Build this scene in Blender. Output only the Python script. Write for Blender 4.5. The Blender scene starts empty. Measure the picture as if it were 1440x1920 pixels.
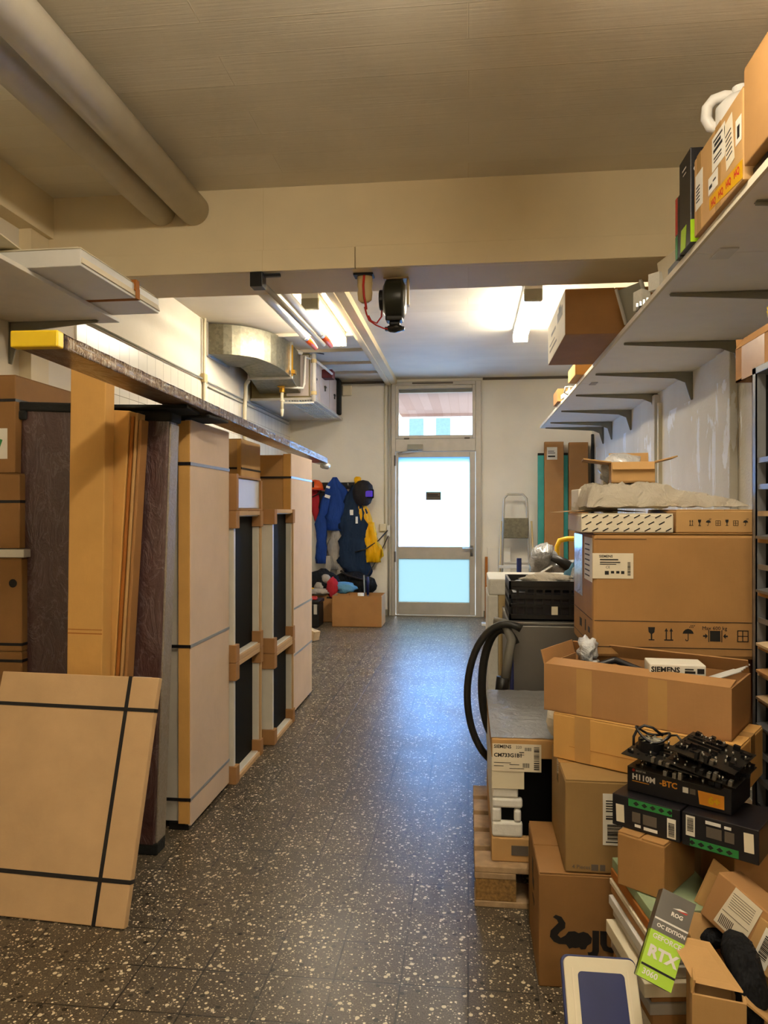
import bpy, bmesh, math, random
from mathutils import Vector, Matrix, noise
random.seed(7)
R = math.radians
SC = bpy.context.scene
COL = SC.collection
# ------------------------------------------------------------------ survey helpers
YAW = math.atan(158/1400); SA, CA = math.sin(YAW), math.cos(YAW)
EYE = 1.4
def ray(px, py):
    r = (px-720)/1400; u = (958-py)/1400
    return Vector((-SA + r*CA, CA + r*SA, u))
def atz(px, py, z):
    d = ray(px, py); return Vector((0,0,EYE)) + d*((z-EYE)/d.z)
def aty(px, py, y):
    d = ray(px, py); return Vector((0,0,EYE)) + d*(y/d.y)
def atx(px, py, x):
    d = ray(px, py); return Vector((0,0,EYE)) + d*(x/d.x)
def atd(px, py, d):
    return Vector((0,0,EYE)) + ray(px, py)*d

# ------------------------------------------------------------------ materials
def lin(c):
    if isinstance(c, str):
        c = [int(c[i:i+2],16)/255 for i in (0,2,4)]
        c = [x/12.92 if x <= .04045 else ((x+.055)/1.055)**2.4 for x in c]
    return (c[0], c[1], c[2], 1)
class NT:
    def __init__(s, name):
        s.m = bpy.data.materials.new(name); s.m.use_nodes = True
        s.t = s.m.node_tree; s.n = s.t.nodes; s.l = s.t.links
        s.b = s.n['Principled BSDF']; s.tc = s.n.new('ShaderNodeTexCoord')
    def node(s, typ, **kw):
        n = s.n.new('ShaderNode'+typ)
        for k, v in kw.items():
            if k in n.inputs: s.put(n.inputs[k], v)
            else: setattr(n, k, v)
        return n
    def put(s, sock, v):
        if hasattr(v, 'is_output'): s.l.new(v, sock)
        else: sock.default_value = v
    def coord(s, scale=(1,1,1), world=False, rot=(0,0,0)):
        mp = s.n.new('ShaderNodeMapping'); mp.inputs['Scale'].default_value = scale; mp.inputs['Rotation'].default_value = rot
        s.l.new(s.tc.outputs['Object'], mp.inputs['Vector']); return mp.outputs[0]
    def noise(s, scale, vec=None, detail=4, rough=.55, dist=0):
        n = s.n.new('ShaderNodeTexNoise'); n.inputs['Scale'].default_value = scale; n.inputs['Detail'].default_value = detail
        n.inputs['Roughness'].default_value = rough; n.inputs['Distortion'].default_value = dist
        s.l.new(vec if vec else s.tc.outputs['Object'], n.inputs['Vector']); return n.outputs['Fac']
    def ramp(s, fac, stops, interp='LINEAR'):
        n = s.n.new('ShaderNodeValToRGB'); cr = n.color_ramp; cr.interpolation = interp
        while len(cr.elements) < len(stops): cr.elements.new(.5)
        for e, (p, c) in zip(cr.elements, stops):
            e.position = p; e.color = lin(c) if not isinstance(c, (int,float)) else (c,c,c,1)
        s.l.new(fac, n.inputs[0]); return n.outputs[0]
    def mix(s, fac, a, b, mode='MIX'):
        n = s.n.new('ShaderNodeMix'); n.data_type = 'RGBA'; n.blend_type = mode
        s.put(n.inputs[0], fac); s.put(n.inputs[6], a if hasattr(a,'is_output') else lin(a)); s.put(n.inputs[7], b if hasattr(b,'is_output') else lin(b))
        return n.outputs[2]
    def math(s, op, a, b=0.0):
        n = s.n.new('ShaderNodeMath'); n.operation = op; s.put(n.inputs[0], a); s.put(n.inputs[1], b); return n.outputs[0]
    def bump(s, h, strength=.3, dist=.01, prev=None):
        n = s.n.new('ShaderNodeBump'); n.inputs['Strength'].default_value = strength; n.inputs['Distance'].default_value = dist
        s.l.new(h, n.inputs['Height'])
        if prev: s.l.new(prev, n.inputs['Normal'])
        s.l.new(n.outputs[0], s.b.inputs['Normal']); return n.outputs[0]
    def col(s, v): s.put(s.b.inputs['Base Color'], v if hasattr(v,'is_output') else lin(v)); return s
    def pr(s, rough=.6, metal=0, spec=.5, coat=0, coatr=.05):
        s.b.inputs['Roughness'].default_value = rough; s.b.inputs['Metallic'].default_value = metal
        s.b.inputs['Specular IOR Level'].default_value = spec; s.b.inputs['Coat Weight'].default_value = coat
        s.b.inputs['Coat Roughness'].default_value = coatr; return s
def plain(name, c, rough=.6, metal=0, var=.12, vs=9, bs=60, bst=.08, spec=.4, coat=0):
    t = NT(name); t.pr(rough, metal, spec, coat)
    c = lin(c); d = [max(0, x*(1-var)) for x in c[:3]]; e = [min(1, x*(1+var*.6)) for x in c[:3]]
    t.col(t.ramp(t.noise(vs), [(.3, d), (.7, e)]))
    if bst: t.bump(t.noise(bs), bst, .004)
    return t.m
def cardboard(name, c, dark=.82):
    t = NT(name); t.pr(.78, 0, .25)
    c = lin(c); d = [x*dark for x in c[:3]]
    a = t.ramp(t.noise(5, detail=6), [(.3, d), (.7, c[:3])])
    f = t.noise(260, t.coord((1,1,.08)), 2)
    a = t.mix(t.math('MULTIPLY', f, .25), a, [x*.7 for x in c[:3]])
    t.col(a)
    b = t.bump(t.noise(300, t.coord((.05,.05,1)), 1), .12, .001)
    t.bump(t.noise(9), .25, .01, b)
    return t.m
M = {}
M['card'] = cardboard('cardboard_brown', 'c39a63')
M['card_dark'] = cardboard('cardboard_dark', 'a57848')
M['card_red'] = cardboard('cardboard_reddish', 'ad8152')
M['card_pale'] = cardboard('cardboard_pale', 'd0ad80')
M['card_orange'] = cardboard('cardboard_honey', 'd4a35c')
M['card_daylit'] = cardboard('cardboard_daylit', 'e0c8b0', .9)  # corridor-side daylight and lamplight put into the cardboard colour
M['card_pile_shaded'] = cardboard('cardboard_pile_shaded', '98794a')  # shade on the second pile carton put into its colour
M['card_brown_shade'] = cardboard('cardboard_mid_shade', 'a87e4b'); M['card_umber_shade'] = cardboard('cardboard_umber_shade', '90693d')  # shade of the right pile put into both colours, shared by other cartons
M['card_edge'] = cardboard('cardboard_cut_edge', 'a5662a')
M['tape_clear'] = plain('packing_tape', 'b58c54', .25, 0, .06, 8, 30, .1, .5, .3)
M['tape_pink'] = plain('glossy_tape', 'c4a58c', .2, 0, .06, 8, 30, .2, .5, .4)
M['tape_yellow'] = plain('yellow_tape', 'd9a411', .3, 0, .05)
M['paper'] = plain('white_paper', 'e6e1d2', .7, 0, .04)
M['paper_warm'] = plain('cream_paper', 'e2d7bd', .7, 0, .05)
M['ink'] = plain('black_print', '191613', .7, 0, .1)
M['ink_white'] = plain('white_print', 'e4e0d8', .6, 0, .02)
M['ink_gold'] = plain('gold_print', 'e0932c', .5, 0, .05)
M['ink_red'] = plain('red_print', 'b3261c', .6, 0, .05)
M['ink_grey'] = plain('grey_print', '5c5348', .7, 0, .05)
M['black_plastic'] = plain('black_plastic', '141312', .42, 0, .2, 9, 40, .06)
M['black_gloss'] = plain('black_glass', '050505', .6, 0, .1, 9, 20, 0, .1)
M['black_card'] = plain('black_coated_card', '17161a', .4, 0, .1)
M['black_foam'] = plain('black_foam', '1a1c1a', .9, 0, .3, 30, 90, .6)
M['white_paint'] = plain('white_lacquer', 'd9d4c6', .4, 0, .06)
M['shelf_white'] = plain('shelf_white', 'f0ece4', .5, 0, .03)
M['white_plastic'] = plain('white_plastic', 'd8d6d0', .4, 0, .04)
M['cream'] = plain('cream_card', 'ddd3b7', .7, 0, .06)
M['grey_panel'] = plain('grey_panel', 'b4aea2', .5, 0, .06)
M['foam_white'] = plain('white_polystyrene', 'e6e4da', .8, 0, .06, 50, 120, .4)
M['grey_metal'] = plain('grey_painted_metal', '8a8778', .45, .2, .08)
M['machine'] = plain('grey_sheet_steel', '74716a', .45, .5, .1, 3, 60, .03)
M['rack'] = plain('rack_steel', '8d8f92', .35, .7, .1)
M['steel'] = plain('bright_steel', 'b9b7b2', .3, .9, .1)
M['alu'] = plain('door_aluminium', 'b3ada2', .42, .25, .08)
M['brass'] = plain('brass', 'b98a2f', .35, .8, .1)
M['wood_raw'] = plain('raw_wood', 'a58a68', .8, 0, .3, 20, 70, .4)
M['wood_pale'] = plain('pale_wood', 'c9b08c', .7, 0, .2, 25, 70, .2)
M['chipboard'] = plain('pressed_wood_block', '8b6a3a', .9, 0, .45, 90, 90, .6)
M['teal'] = plain('teal_foam', '3fa39c', .7, 0, .1)
M['blue'] = plain('blue_plastic', '152054', .4, 0, .15)
M['green_print'] = plain('green_band', '2a7d3c', .5, 0, .1)
M['lime'] = plain('lime_card', 'a4cf1f', .35, 0, .04, coat=.2)
M['green_cover'] = plain('sage_board', '8fa07c', .6, 0, .08)
M['silver_card'] = plain('dark_silver_card', '55524d', .3, .5, .25, 3, 30, .03)
M['yellow'] = plain('yellow_paint', 'e2b012', .4, 0, .06)
M['yellow_wrap'] = plain('yellow_wrap', 'f0cb12', .35, 0, .08, 10, 18, .4, .5, .3)
M['red'] = plain('red_plastic', 'b0221a', .4, 0, .1)
M['orange'] = plain('orange_plastic', 'd8561a', .4, 0, .1)
M['violet'] = plain('violet_lens', '5a3fd0', .15, 0, .1)
M['darkred'] = plain('dark_red_motor', '5a1a20', .5, 0, .1)
M['pvc_grey'] = plain('grey_pvc', 'c9bfaa', .42, 0, .06)
M['pvc_white'] = plain('white_pvc', 'd3cfc6', .4, 0, .04)
M['olive'] = plain('olive_plastic', '23241a', .35, 0, .15)
M['beige'] = plain('beige_plastic', 'c3ac7c', .5, 0, .06)
M['hose'] = plain('black_hose', '24231f', .45, 0, .15)
M['hose_grey'] = plain('grey_hose', '6d6a60', .5, 0, .1)
M['strap'] = plain('black_strap', '121114', .4, 0, .05)
M['strap_grey'] = plain('grey_strap', '8f9398', .3, 0, .05)
M['pcb'] = plain('circuit_board', '1a1814', .4, 0, .4, 60, 60, .1)
M['chip'] = plain('chip_black', '0e0e10', .35, 0, .1)
M['cap'] = plain('capacitor', '8f8a80', .25, .8, .1)
M['pink_panel'] = plain('rosy_sheet', 'cdbfb8', .45, .1, .05)
M['olive_sheet'] = plain('olive_sheet', '8a7c55', .5, .2, .1)
def cloth(name, c, bs=14, bst=.5):
    t = NT(name); t.pr(.85, 0, .2); c = lin(c)
    t.col(t.ramp(t.noise(4), [(.3, [x*.75 for x in c[:3]]), (.7, c[:3])]))
    b = t.bump(t.noise(bs, t.coord((1,1,.3)), 3), bst*1.6, .04); t.bump(t.noise(220), .15, .002, b); return t.m
M['cl_blue'] = cloth('royal_blue_cloth', '20418f'); M['cl_navy'] = cloth('dark_blue_cloth', '1d2f4a')
M['cl_yellow'] = cloth('yellow_oilskin', 'f2b307'); M['cl_yellow'].node_tree.nodes['Principled BSDF'].inputs['Roughness'].default_value = .35
M['cl_red'] = cloth('red_cloth', 'b02a34'); M['cl_grey'] = cloth('pale_grey_cloth', 'a39c94'); M['cl_dark'] = cloth('charcoal_cloth', '2a2628')
M['cl_black'] = cloth('black_cloth', '16171a', 25, .7); M['cl_teal'] = cloth('pale_blue_cloth', '5d8fae')
def wrap(name, c, film=.55, sc=7, stretch=(1,1,.35), st=.9, rough=.3, coat=.8, d=.03):
    t = NT(name); t.pr(rough, 0, .5, coat, .12); c = lin(c)
    n = t.noise(sc, t.coord(stretch), 5, .6, 1.2)
    wd = .022 if film < .4 else .04+.05*(film > 1); r = t.ramp(n, [(.5-wd, 0.0), (.5, 1.0), (.5+wd, 0.0)])
    a = t.ramp(t.noise(3), [(.3, [x*.8 for x in c[:3]]), (.7, c[:3])])
    t.col(t.mix(t.math('MULTIPLY', r, film*.3), a, [.55,.52,.5]))  # pale streaks painted in as highlights on the film wrinkles
    b = t.bump(n, st, d); t.bump(t.noise(sc*5, t.coord(stretch), 4, .6, 1), st*.35, .01, b); return t.m
M['purple_wrap'] = wrap('film_wrapped_purple_board', '4d3433', .34, 13, (1,1,.4), .6, .33, .5)
M['brown_wrap'] = wrap('film_wrapped_brown_board', '6e523c', .9, 9, (1,.25,1), .7, .3, .6)
M['glint_wrap'] = wrap('crinkled_film_on_brown', '8f7552', 2.2, 22, (1,1,.6), 1.0, .3, .45)
def m_crinkle():
    t = NT('crinkled_film_glints'); t.pr(.42, 0, .5, .15, .2)
    n = t.noise(85, t.coord((1,1,.28)), 4, .6, 1.5)
    t.col(t.ramp(n, [(.36, '5a4128'), (.45, 'a07c4c'), (.53, 'c4a878'), (.60, 'fbf2df')]))  # film sparkle painted in: pale crinkle glints over tan and dark
    t.bump(n, .4, .010); return t.m
M['glint_wrap'] = m_crinkle()
M['bubble'] = wrap('bubble_film', '8d8272', .5, 30, (1,1,1), .6, .5, .15, .01)
M['film_white'] = wrap('white_film', 'd7d9da', .8, 12, (1,1,1), .8, .3, .5)
M['film_grey'] = wrap('grey_film', '9c9b98', 1.2, 14, (1,1,1), 1, .25, .7)
M['paper_crumple'] = wrap('crumpled_paper', 'ece4d2', .25, 8, (1,1,1), .8, .7, 0)
def t_metal():
    t = NT('galvanised_sheet'); t.pr(.42, .85, .5)
    v = t.node('TexVoronoi', Scale=38.0); t.l.new(t.coord(), v.inputs['Vector'])
    t.col(t.ramp(v.outputs['Color'], [(.2, '6f6c5d'), (.8, '7f7b6a')])); t.bump(t.noise(6), .2, .02); return t.m
M['galv'] = t_metal()
# floor
def m_floor():
    t = NT('terrazzo_tiles'); t.pr(.3, 0, .42)
    br = t.node('TexBrick', offset=0.0, squash=1.0); br.inputs['Scale'].default_value = 1.0
    for k, v in (('Brick Width', .2), ('Row Height', .2), ('Mortar Size', .0032), ('Mortar Smooth', .3), ('Bias', 0.0)): br.inputs[k].default_value = v
    br.inputs['Color1'].default_value = (.75,.75,.75,1); br.inputs['Color2'].default_value = (1.15,1.1,1.05,1); br.inputs['Mortar'].default_value = (.5,.5,.5,1)
    t.l.new(t.coord(), br.inputs['Vector'])
    base = t.ramp(t.noise(2.5, detail=6), [(.3, '3a332a'), (.7, '524939')])
    base = t.mix(.75, base, br.outputs['Color'], 'MULTIPLY')
    fine = t.ramp(t.noise(210, detail=2), [(.38, '28221b'), (.62, '6f6555')])
    base = t.mix(.5, base, fine)
    v = t.node('TexVoronoi', Scale=85.0, feature='F1'); t.l.new(t.coord(), v.inputs['Vector']); v.inputs['Randomness'].default_value = 1
    vc = t.node('SeparateColor'); t.l.new(v.outputs['Color'], vc.inputs[0])
    chip = t.math('MULTIPLY', t.math('LESS_THAN', v.outputs['Distance'], .34), t.math('GREATER_THAN', vc.outputs[0], .83))
    v2 = t.node('TexVoronoi', Scale=150.0); t.l.new(t.coord(), v2.inputs['Vector'])
    vc2 = t.node('SeparateColor'); t.l.new(v2.outputs['Color'], vc2.inputs[0])
    chip2 = t.math('MULTIPLY', t.math('LESS_THAN', v2.outputs['Distance'], .36), t.math('GREATER_THAN', vc2.outputs[1], .72))
    c = t.mix(chip2, base, 'b7a98e'); c = t.mix(chip, c, 'e3d6ba')
    v3 = t.node('TexVoronoi', Scale=52.0); t.l.new(t.coord(rot=(0,0,.6)), v3.inputs['Vector']); vc3 = t.node('SeparateColor'); t.l.new(v3.outputs['Color'], vc3.inputs[0])
    c = t.mix(t.math('MULTIPLY', t.math('LESS_THAN', v3.outputs['Distance'], .36), t.math('GREATER_THAN', vc3.outputs[0], .87)), c, 'cfc3a6')
    c = t.mix(t.math('MULTIPLY', t.math('LESS_THAN', v3.outputs['Distance'], .42), t.math('LESS_THAN', vc3.outputs[1], .07)), c, '1f1a15')
    seam = t.mix(t.math('MULTIPLY', br.outputs['Fac'], t.ramp(t.noise(1.7), [(.38, .25), (.6, 1.0)])), c, '1d1a17')
    t.col(seam)
    t.put(t.b.inputs['Roughness'], t.ramp(t.noise(3.0, detail=7), [(.3, .30), (.7, .38)]))
    h = t.math('SUBTRACT', t.math('MULTIPLY', t.noise(120, detail=3), .6), br.outputs['Fac'])
    t.bump(h, .25, .004); return t.m
M['floor'] = m_floor()
def m_boards(name, c, rot=0, st=.5, lines='d8ccb0', w=2.6, h=.2, thr=.52):
    t = NT(name); t.pr(.65, 0, .3); c = lin(c)
    br = t.node('TexBrick', offset=.37); br.inputs['Scale'].default_value = 1
    for k, v in (('Brick Width', w), ('Row Height', h), ('Mortar Size', .0028), ('Mortar Smooth', .6)): br.inputs[k].default_value = v
    br.inputs['Color1'].default_value = (0,0,0,1); br.inputs['Color2'].default_value = (1,1,1,1)
    t.l.new(t.coord(rot=(0,0,rot)), br.inputs['Vector'])
    a = t.ramp(t.noise(1.6, detail=7), [(.3, [x*.86 for x in c[:3]]), (.7, c[:3])])
    a = t.mix(.06, a, br.outputs['Color'])
    mk = t.math('MULTIPLY', br.outputs['Fac'], t.ramp(t.noise(2.2, detail=3), [(thr, .0), (thr+.08, 1.0)]))
    a = t.mix(t.math('MULTIPLY', mk, .7), a, lines); t.col(a)
    g = t.noise(9, t.coord((.4,10,1) if not rot else (10,.4,1)), 5)
    hgt = t.math('ADD', t.math('MULTIPLY', g, .35), t.math('ADD', t.math('MULTIPLY', br.outputs['Color'], .25), t.math('MULTIPLY', br.outputs['Fac'], .35)))
    t.bump(hgt, st, .012); return t.m
M['ceiling'] = m_boards('board_marked_ceiling', 'e4dbc7', 0, .3)
M['beam'] = m_boards('painted_beam', 'dccaa2', 0, .12, 'cbb98f', 3, .8)
def m_wall(name, c, st=.2):
    t = NT(name); t.pr(.75, 0, .25); c = lin(c)
    a = t.ramp(t.noise(1.3, detail=8), [(.3, [x*.86 for x in c[:3]]), (.7, c[:3])]); t.col(a)
    b = t.bump(t.noise(35, detail=6), st, .006); t.bump(t.noise(3), .15, .03, b); return t.m
M['wall'] = m_wall('cream_plaster', 'ddd3bf'); M['wall_back'] = m_wall('rear_plaster', 'efe9db')
def m_peel():
    t = NT('peeling_plaster'); t.pr(.7, 0, .25)
    a = t.ramp(t.noise(1.5, detail=8), [(.3, 'd0cabb'), (.7, 'e6e1d4')])
    p = t.noise(3.2, t.coord((1,1.2,.55)), 7, .62, .6)
    z = t.node('SeparateXYZ'); t.l.new(t.tc.outputs['Object'], z.inputs[0])
    band = t.math('MULTIPLY', t.math('LESS_THAN', z.outputs[2], 2.2), 1.0)
    pk = t.math('MULTIPLY', t.ramp(p, [(.56, 0.0), (.575, 1.0)]), band)
    t.col(t.mix(pk, a, 'f2f4f6'))
    b = t.bump(t.math('ADD', t.math('MULTIPLY', pk, -.5), t.noise(60, detail=6)), .35, .008); return t.m
M['peel'] = m_peel()
def m_tiles():
    t = NT('white_glazed_tiles'); t.pr(.25, 0, .5)
    br = t.node('TexBrick', offset=0.0); br.inputs['Scale'].default_value = 1
    for k, v in (('Brick Width', .15), ('Row Height', .2), ('Mortar Size', .0022)): br.inputs[k].default_value = v
    br.inputs['Color1'].default_value = lin('e2dccb'); br.inputs['Color2'].default_value = lin('d8d1bf'); br.inputs['Mortar'].default_value = lin('8f8674')
    z = t.node('SeparateXYZ'); t.l.new(t.tc.outputs['Object'], z.inputs[0]); cb = t.node('CombineXYZ')
    t.l.new(z.outputs[1], cb.inputs[0]); t.l.new(z.outputs[2], cb.inputs[1]); t.l.new(cb.outputs[0], br.inputs['Vector'])
    t.col(br.outputs['Color']); return t.m
M['tiles'] = m_tiles()
def m_tube(name, c, s):
    t = NT(name); t.col(c); t.b.inputs['Emission Color'].default_value = lin(c); t.b.inputs['Emission Strength'].default_value = s; return t.m
M['tube'] = m_tube('lit_fluorescent_tube', (1.0,.90,.72), 76); M['tube_left'] = m_tube('lit_fluorescent_tube_left', (1.0,.90,.72), 50)
M['tube_front'] = m_tube('lit_warm_fluorescent', (1.0,.885,.71), 60)
def m_pane(name, c, mixf=.12):
    t = NT(name); t.n.remove(t.b)
    o = t.n['Material Output']; tr = t.node('BsdfTranslucent'); tr.inputs[0].default_value = lin(c)
    gl = t.node('BsdfGlossy'); gl.inputs['Roughness'].default_value = .15; mx = t.node('MixShader'); mx.inputs[0].default_value = .04
    t.l.new(tr.outputs[0], mx.inputs[1]); t.l.new(gl.outputs[0], mx.inputs[2]); t.l.new(mx.outputs[0], o.inputs[0]); return t.m
M['pane'] = m_pane('frosted_glass_daylight_blue', (.44,.68,1.0)); M['pane_cyan'] = m_pane('frosted_cyan_glass', (.21,.265,.275))  # upper pane's blue is daylight put into the glass colour
def m_glass():
    t = NT('clear_glass'); t.n.remove(t.b); o = t.n['Material Output']
    tr = t.node('BsdfTransparent'); gl = t.node('BsdfGlossy'); gl.inputs['Roughness'].default_value = .02
    fr = t.node('Fresnel'); mx = t.node('MixShader'); t.l.new(fr.outputs[0], mx.inputs[0])
    t.l.new(tr.outputs[0], mx.inputs[1]); t.l.new(gl.outputs[0], mx.inputs[2]); t.l.new(mx.outputs[0], o.inputs[0]); return t.m
M['glass'] = m_glass()
M['soffit'] = m_boards('soffit_planks', '8e6f66', R(90), .6, '7a5f57', 4, .14, .0)
M['pavement'] = plain('pavement', '8a8a88', .9); M['facade'] = plain('white_facade', 'eeeeea', .8); M['win_teal'] = plain('facade_window', '738d90', .2)

# ------------------------------------------------------------------ mesh helpers
class MB:
    def __init__(s): s.bm = bmesh.new()
    def box(s, c, z, m=None, taper=None):
        g = bmesh.ops.create_cube(s.bm, size=1)['verts']
        for v in g:
            t = taper if (taper and v.co.z > 0) else 1
            v.co = Vector((c[0]+v.co.x*z[0]*t, c[1]+v.co.y*z[1]*t, c[2]+v.co.z*z[2]))
            if m: v.co = m @ v.co
        return s
    def b2(s, lo, hi, m=None):
        return s.box([(a+b)/2 for a, b in zip(lo, hi)], [abs(b-a) for a, b in zip(lo, hi)], m)
    def prism(s, pts, z0, z1, m=None):
        a = [s.bm.verts.new(Vector((p[0], p[1], z0))) for p in pts]; b = [s.bm.verts.new(Vector((p[0], p[1], z1))) for p in pts]
        if m:
            for v in a+b: v.co = m @ v.co
        n = len(pts); s.bm.faces.new(a[::-1]); s.bm.faces.new(b)
        for i in range(n): s.bm.faces.new((a[i], a[(i+1)%n], b[(i+1)%n], b[i]))
        return s
    def hull8(s, lo, hi):      # two 4-point loops
        a = [s.bm.verts.new(Vector(p)) for p in lo]; b = [s.bm.verts.new(Vector(p)) for p in hi]
        n = len(a); s.bm.faces.new(a[::-1]); s.bm.faces.new(b)
        for i in range(n): s.bm.faces.new((a[i], a[(i+1)%n], b[(i+1)%n], b[i]))
        return s
    def rings(s, rs, cap=True, closed=False):
        L = [[s.bm.verts.new(Vector(p)) for p in r] for r in rs]
        n = len(L[0]); K = len(L)
        for k in range(K if closed else K-1):
            A, Bq = L[k], L[(k+1)%K]
            for i in range(n): s.bm.faces.new((A[i], A[(i+1)%n], Bq[(i+1)%n], Bq[i]))
        if cap and not closed: s.bm.faces.new(L[0][::-1]); s.bm.faces.new(L[-1])
        return s
    def tube(s, pts, r, seg=10, closed=False, sq=None):
        pts = [Vector(p) for p in pts]; K = len(pts); rs = []; up = None
        for i, p in enumerate(pts):
            a = pts[(i-1)%K] if (i > 0 or closed) else p; b = pts[(i+1)%K] if (i < K-1 or closed) else p
            t = (b-a).normalized()
            if up is None: up = t.orthogonal().normalized()
            up = (up - t*up.dot(t)).normalized(); w = t.cross(up)
            rr = r[i] if isinstance(r, (list, tuple)) else r
            rs.append([p + (up*math.cos(2*math.pi*j/seg) + w*math.sin(2*math.pi*j/seg))*rr for j in range(seg)])
        return s.rings(rs, True, closed)
    def cyl(s, a, b, r, seg=20, r2=None): return s.tube([a, b], [r, r if r2 is None else r2], seg)
    def lathe(s, prof, o=(0,0,0), seg=24, m=None):
        rs = []
        for r, z in prof:
            ring = [Vector((o[0]+r*math.cos(2*math.pi*j/seg), o[1]+r*math.sin(2*math.pi*j/seg), o[2]+z)) for j in range(seg)]
            rs.append([m @ p for p in ring] if m else ring)
        return s.rings(rs)
    def blob(s, c, z, sub=3, amp=.12, fr=3, seed=0, m=None):
        g = bmesh.ops.create_icosphere(s.bm, subdivisions=sub, radius=1)['verts']
        for v in g:
            n = noise.fractal(v.co*fr + Vector((seed*7.3, seed, 0)), 1, 2, 3)
            p = v.co*(1 + amp*n); v.co = Vector((c[0]+p.x*z[0], c[1]+p.y*z[1], c[2]+p.z*z[2]))
            if m: v.co = m @ v.co
        return s
    def loft(s, secs, seg=20, wob=.0, fr=5, seed=0):   # secs: (cx,cy,cz,rx,ry) horizontal ellipses
        rs = []
        for (cx, cy, cz, rx, ry) in secs:
            ring = []
            for j in range(seg):
                a = 2*math.pi*j/seg; w = 1 + wob*noise.noise(Vector((math.cos(a)*fr*.6, math.sin(a)*fr*.6+seed*3.1, cz*fr*.6)))*1.6
                ring.append((cx+rx*math.cos(a)*w, cy+ry*math.sin(a)*w, cz))
            rs.append(ring)
        return s.rings(rs)
    def sheet(s, f, nu, nv, th=.003):   # f(u,v)->Vector
        V = [[s.bm.verts.new(f(i/nu, j/nv)) for j in range(nv+1)] for i in range(nu+1)]
        fs = []
        for i in range(nu):
            for j in range(nv): fs.append(s.bm.faces.new((V[i][j], V[i+1][j], V[i+1][j+1], V[i][j+1])))
        if th: bmesh.ops.solidify(s.bm, geom=fs, thickness=th)
        return s
def obj(name, mb, mat, parent=None, bevel=0, smooth=False, seg=2, loc=None):
    me = bpy.data.meshes.new(name); bmesh.ops.recalc_face_normals(mb.bm, faces=mb.bm.faces); mb.bm.to_mesh(me); mb.bm.free()
    me.materials.append(M[mat] if isinstance(mat, str) else mat)
    o = bpy.data.objects.new(name, me); COL.objects.link(o)
    if parent: o.parent = parent
    if loc is not None: o.location = loc
    if smooth:
        for p in me.polygons: p.use_smooth = True
    if bevel:
        b = o.modifiers.new('Bevel', 'BEVEL'); b.width = bevel; b.segments = seg; b.limit_method = 'ANGLE'
    return o
def tag(o, label, cat, group=None):
    o['label'] = label; o['category'] = cat
    if group: o['group'] = group
    return o
def thing(name, label, cat, loc=(0,0,0), rz=0, rx=0, ry=0, group=None, mat4=None):
    o = bpy.data.objects.new(name, None); COL.objects.link(o); o.empty_display_size = .05
    if mat4 is not None: o.matrix_world = mat4
    else: o.location = loc; o.rotation_euler = (R(rx), R(ry), R(rz))
    return tag(o, label, cat, group)
def struct(name, mb, mat, parent=None, bevel=0):
    o = obj(name, mb, mat, parent, bevel)
    if not parent: o['kind'] = 'structure'
    return o
def frame(o, u, v):
    u = Vector(u).normalized(); n = u.cross(Vector(v)).normalized(); v = n.cross(u)
    m = Matrix((u, v, n)).transposed().to_4x4(); m.translation = Vector(o); return m
def fm(size, face):
    w, d, h = size
    if face == 'front': return frame((-w/2,-d/2,0), (1,0,0), (0,0,1))
    if face == 'left': return frame((-w/2,d/2,0), (0,-1,0), (0,0,1))
    if face == 'right': return frame((w/2,-d/2,0), (0,1,0), (0,0,1))
    if face == 'top': return frame((-w/2,-d/2,h), (1,0,0), (0,1,0))
    if face == 'bottom': return frame((-w/2,d/2,0), (1,0,0), (0,-1,0))
def text(parent, m, s, u, v, size, mat='ink', bold=0, rot=0, shear=0, sx=1, ex=.0004, name='lettering'):
    c = bpy.data.curves.new('txt', 'FONT'); c.body = s; c.size = size; c.extrude = ex; c.offset = bold; c.shear = shear; c.resolution_u = 2
    t = bpy.data.objects.new('txt', c); COL.objects.link(t); bpy.context.view_layer.update()
    me = bpy.data.meshes.new_from_object(t.evaluated_get(bpy.context.evaluated_depsgraph_get()))
    bpy.data.objects.remove(t); bpy.data.curves.remove(c)
    me.name = name; me.transform(m @ Matrix.Translation((u, v, .0006)) @ Matrix.Rotation(R(rot), 4, 'Z') @ Matrix.Diagonal((sx,1,1,1)))
    me.materials.clear(); me.materials.append(M[mat]); o = bpy.data.objects.new(name, me); COL.objects.link(o); o.parent = parent; return o
def sticker(parent, m, u, v, w, h, mat='paper', rot=0, lines=None, bars=None, heads=None, name='paper_label', ink='ink'):
    """u, v = lower left corner on the face frame m; prints are a sub-part"""
    mm = m @ Matrix.Translation((u, v, .0004)) @ Matrix.Rotation(R(rot), 4, 'Z')
    o = obj(name, MB().box((w/2,h/2,.0004), (w,h,.0008), mm), mat, parent)
    p = MB(); k = 0
    for (x, y, lw, lh) in (lines or []): p.box((x*w+lw*w/2, y*h+lh*h/2, .001), (lw*w, lh*h, .0006), mm); k += 1
    for (x, y, bw, bh, n, vert) in (bars or []):
        rr = random.Random(n)
        pos = 0
        while pos < 1:
            t = rr.choice((.02,.03,.05)); g = rr.choice((.02,.03,.045))
            if vert: p.box(((x+bw*(pos+t/2))*w, (y+bh/2)*h, .001), (bw*t*w, bh*h, .0006), mm)
            else: p.box(((x+bw/2)*w, (y+bh*(pos+t/2))*h, .001), (bw*w, bh*t*h, .0006), mm)
            pos += t+g; k += 1
    if k: obj('print', p, ink, o)
    else: p.bm.free()
    for (s, x, y, sz, b) in (heads or []): text(o, mm, s, x*w, y*h, sz, 'ink', b)
    return o
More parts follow.
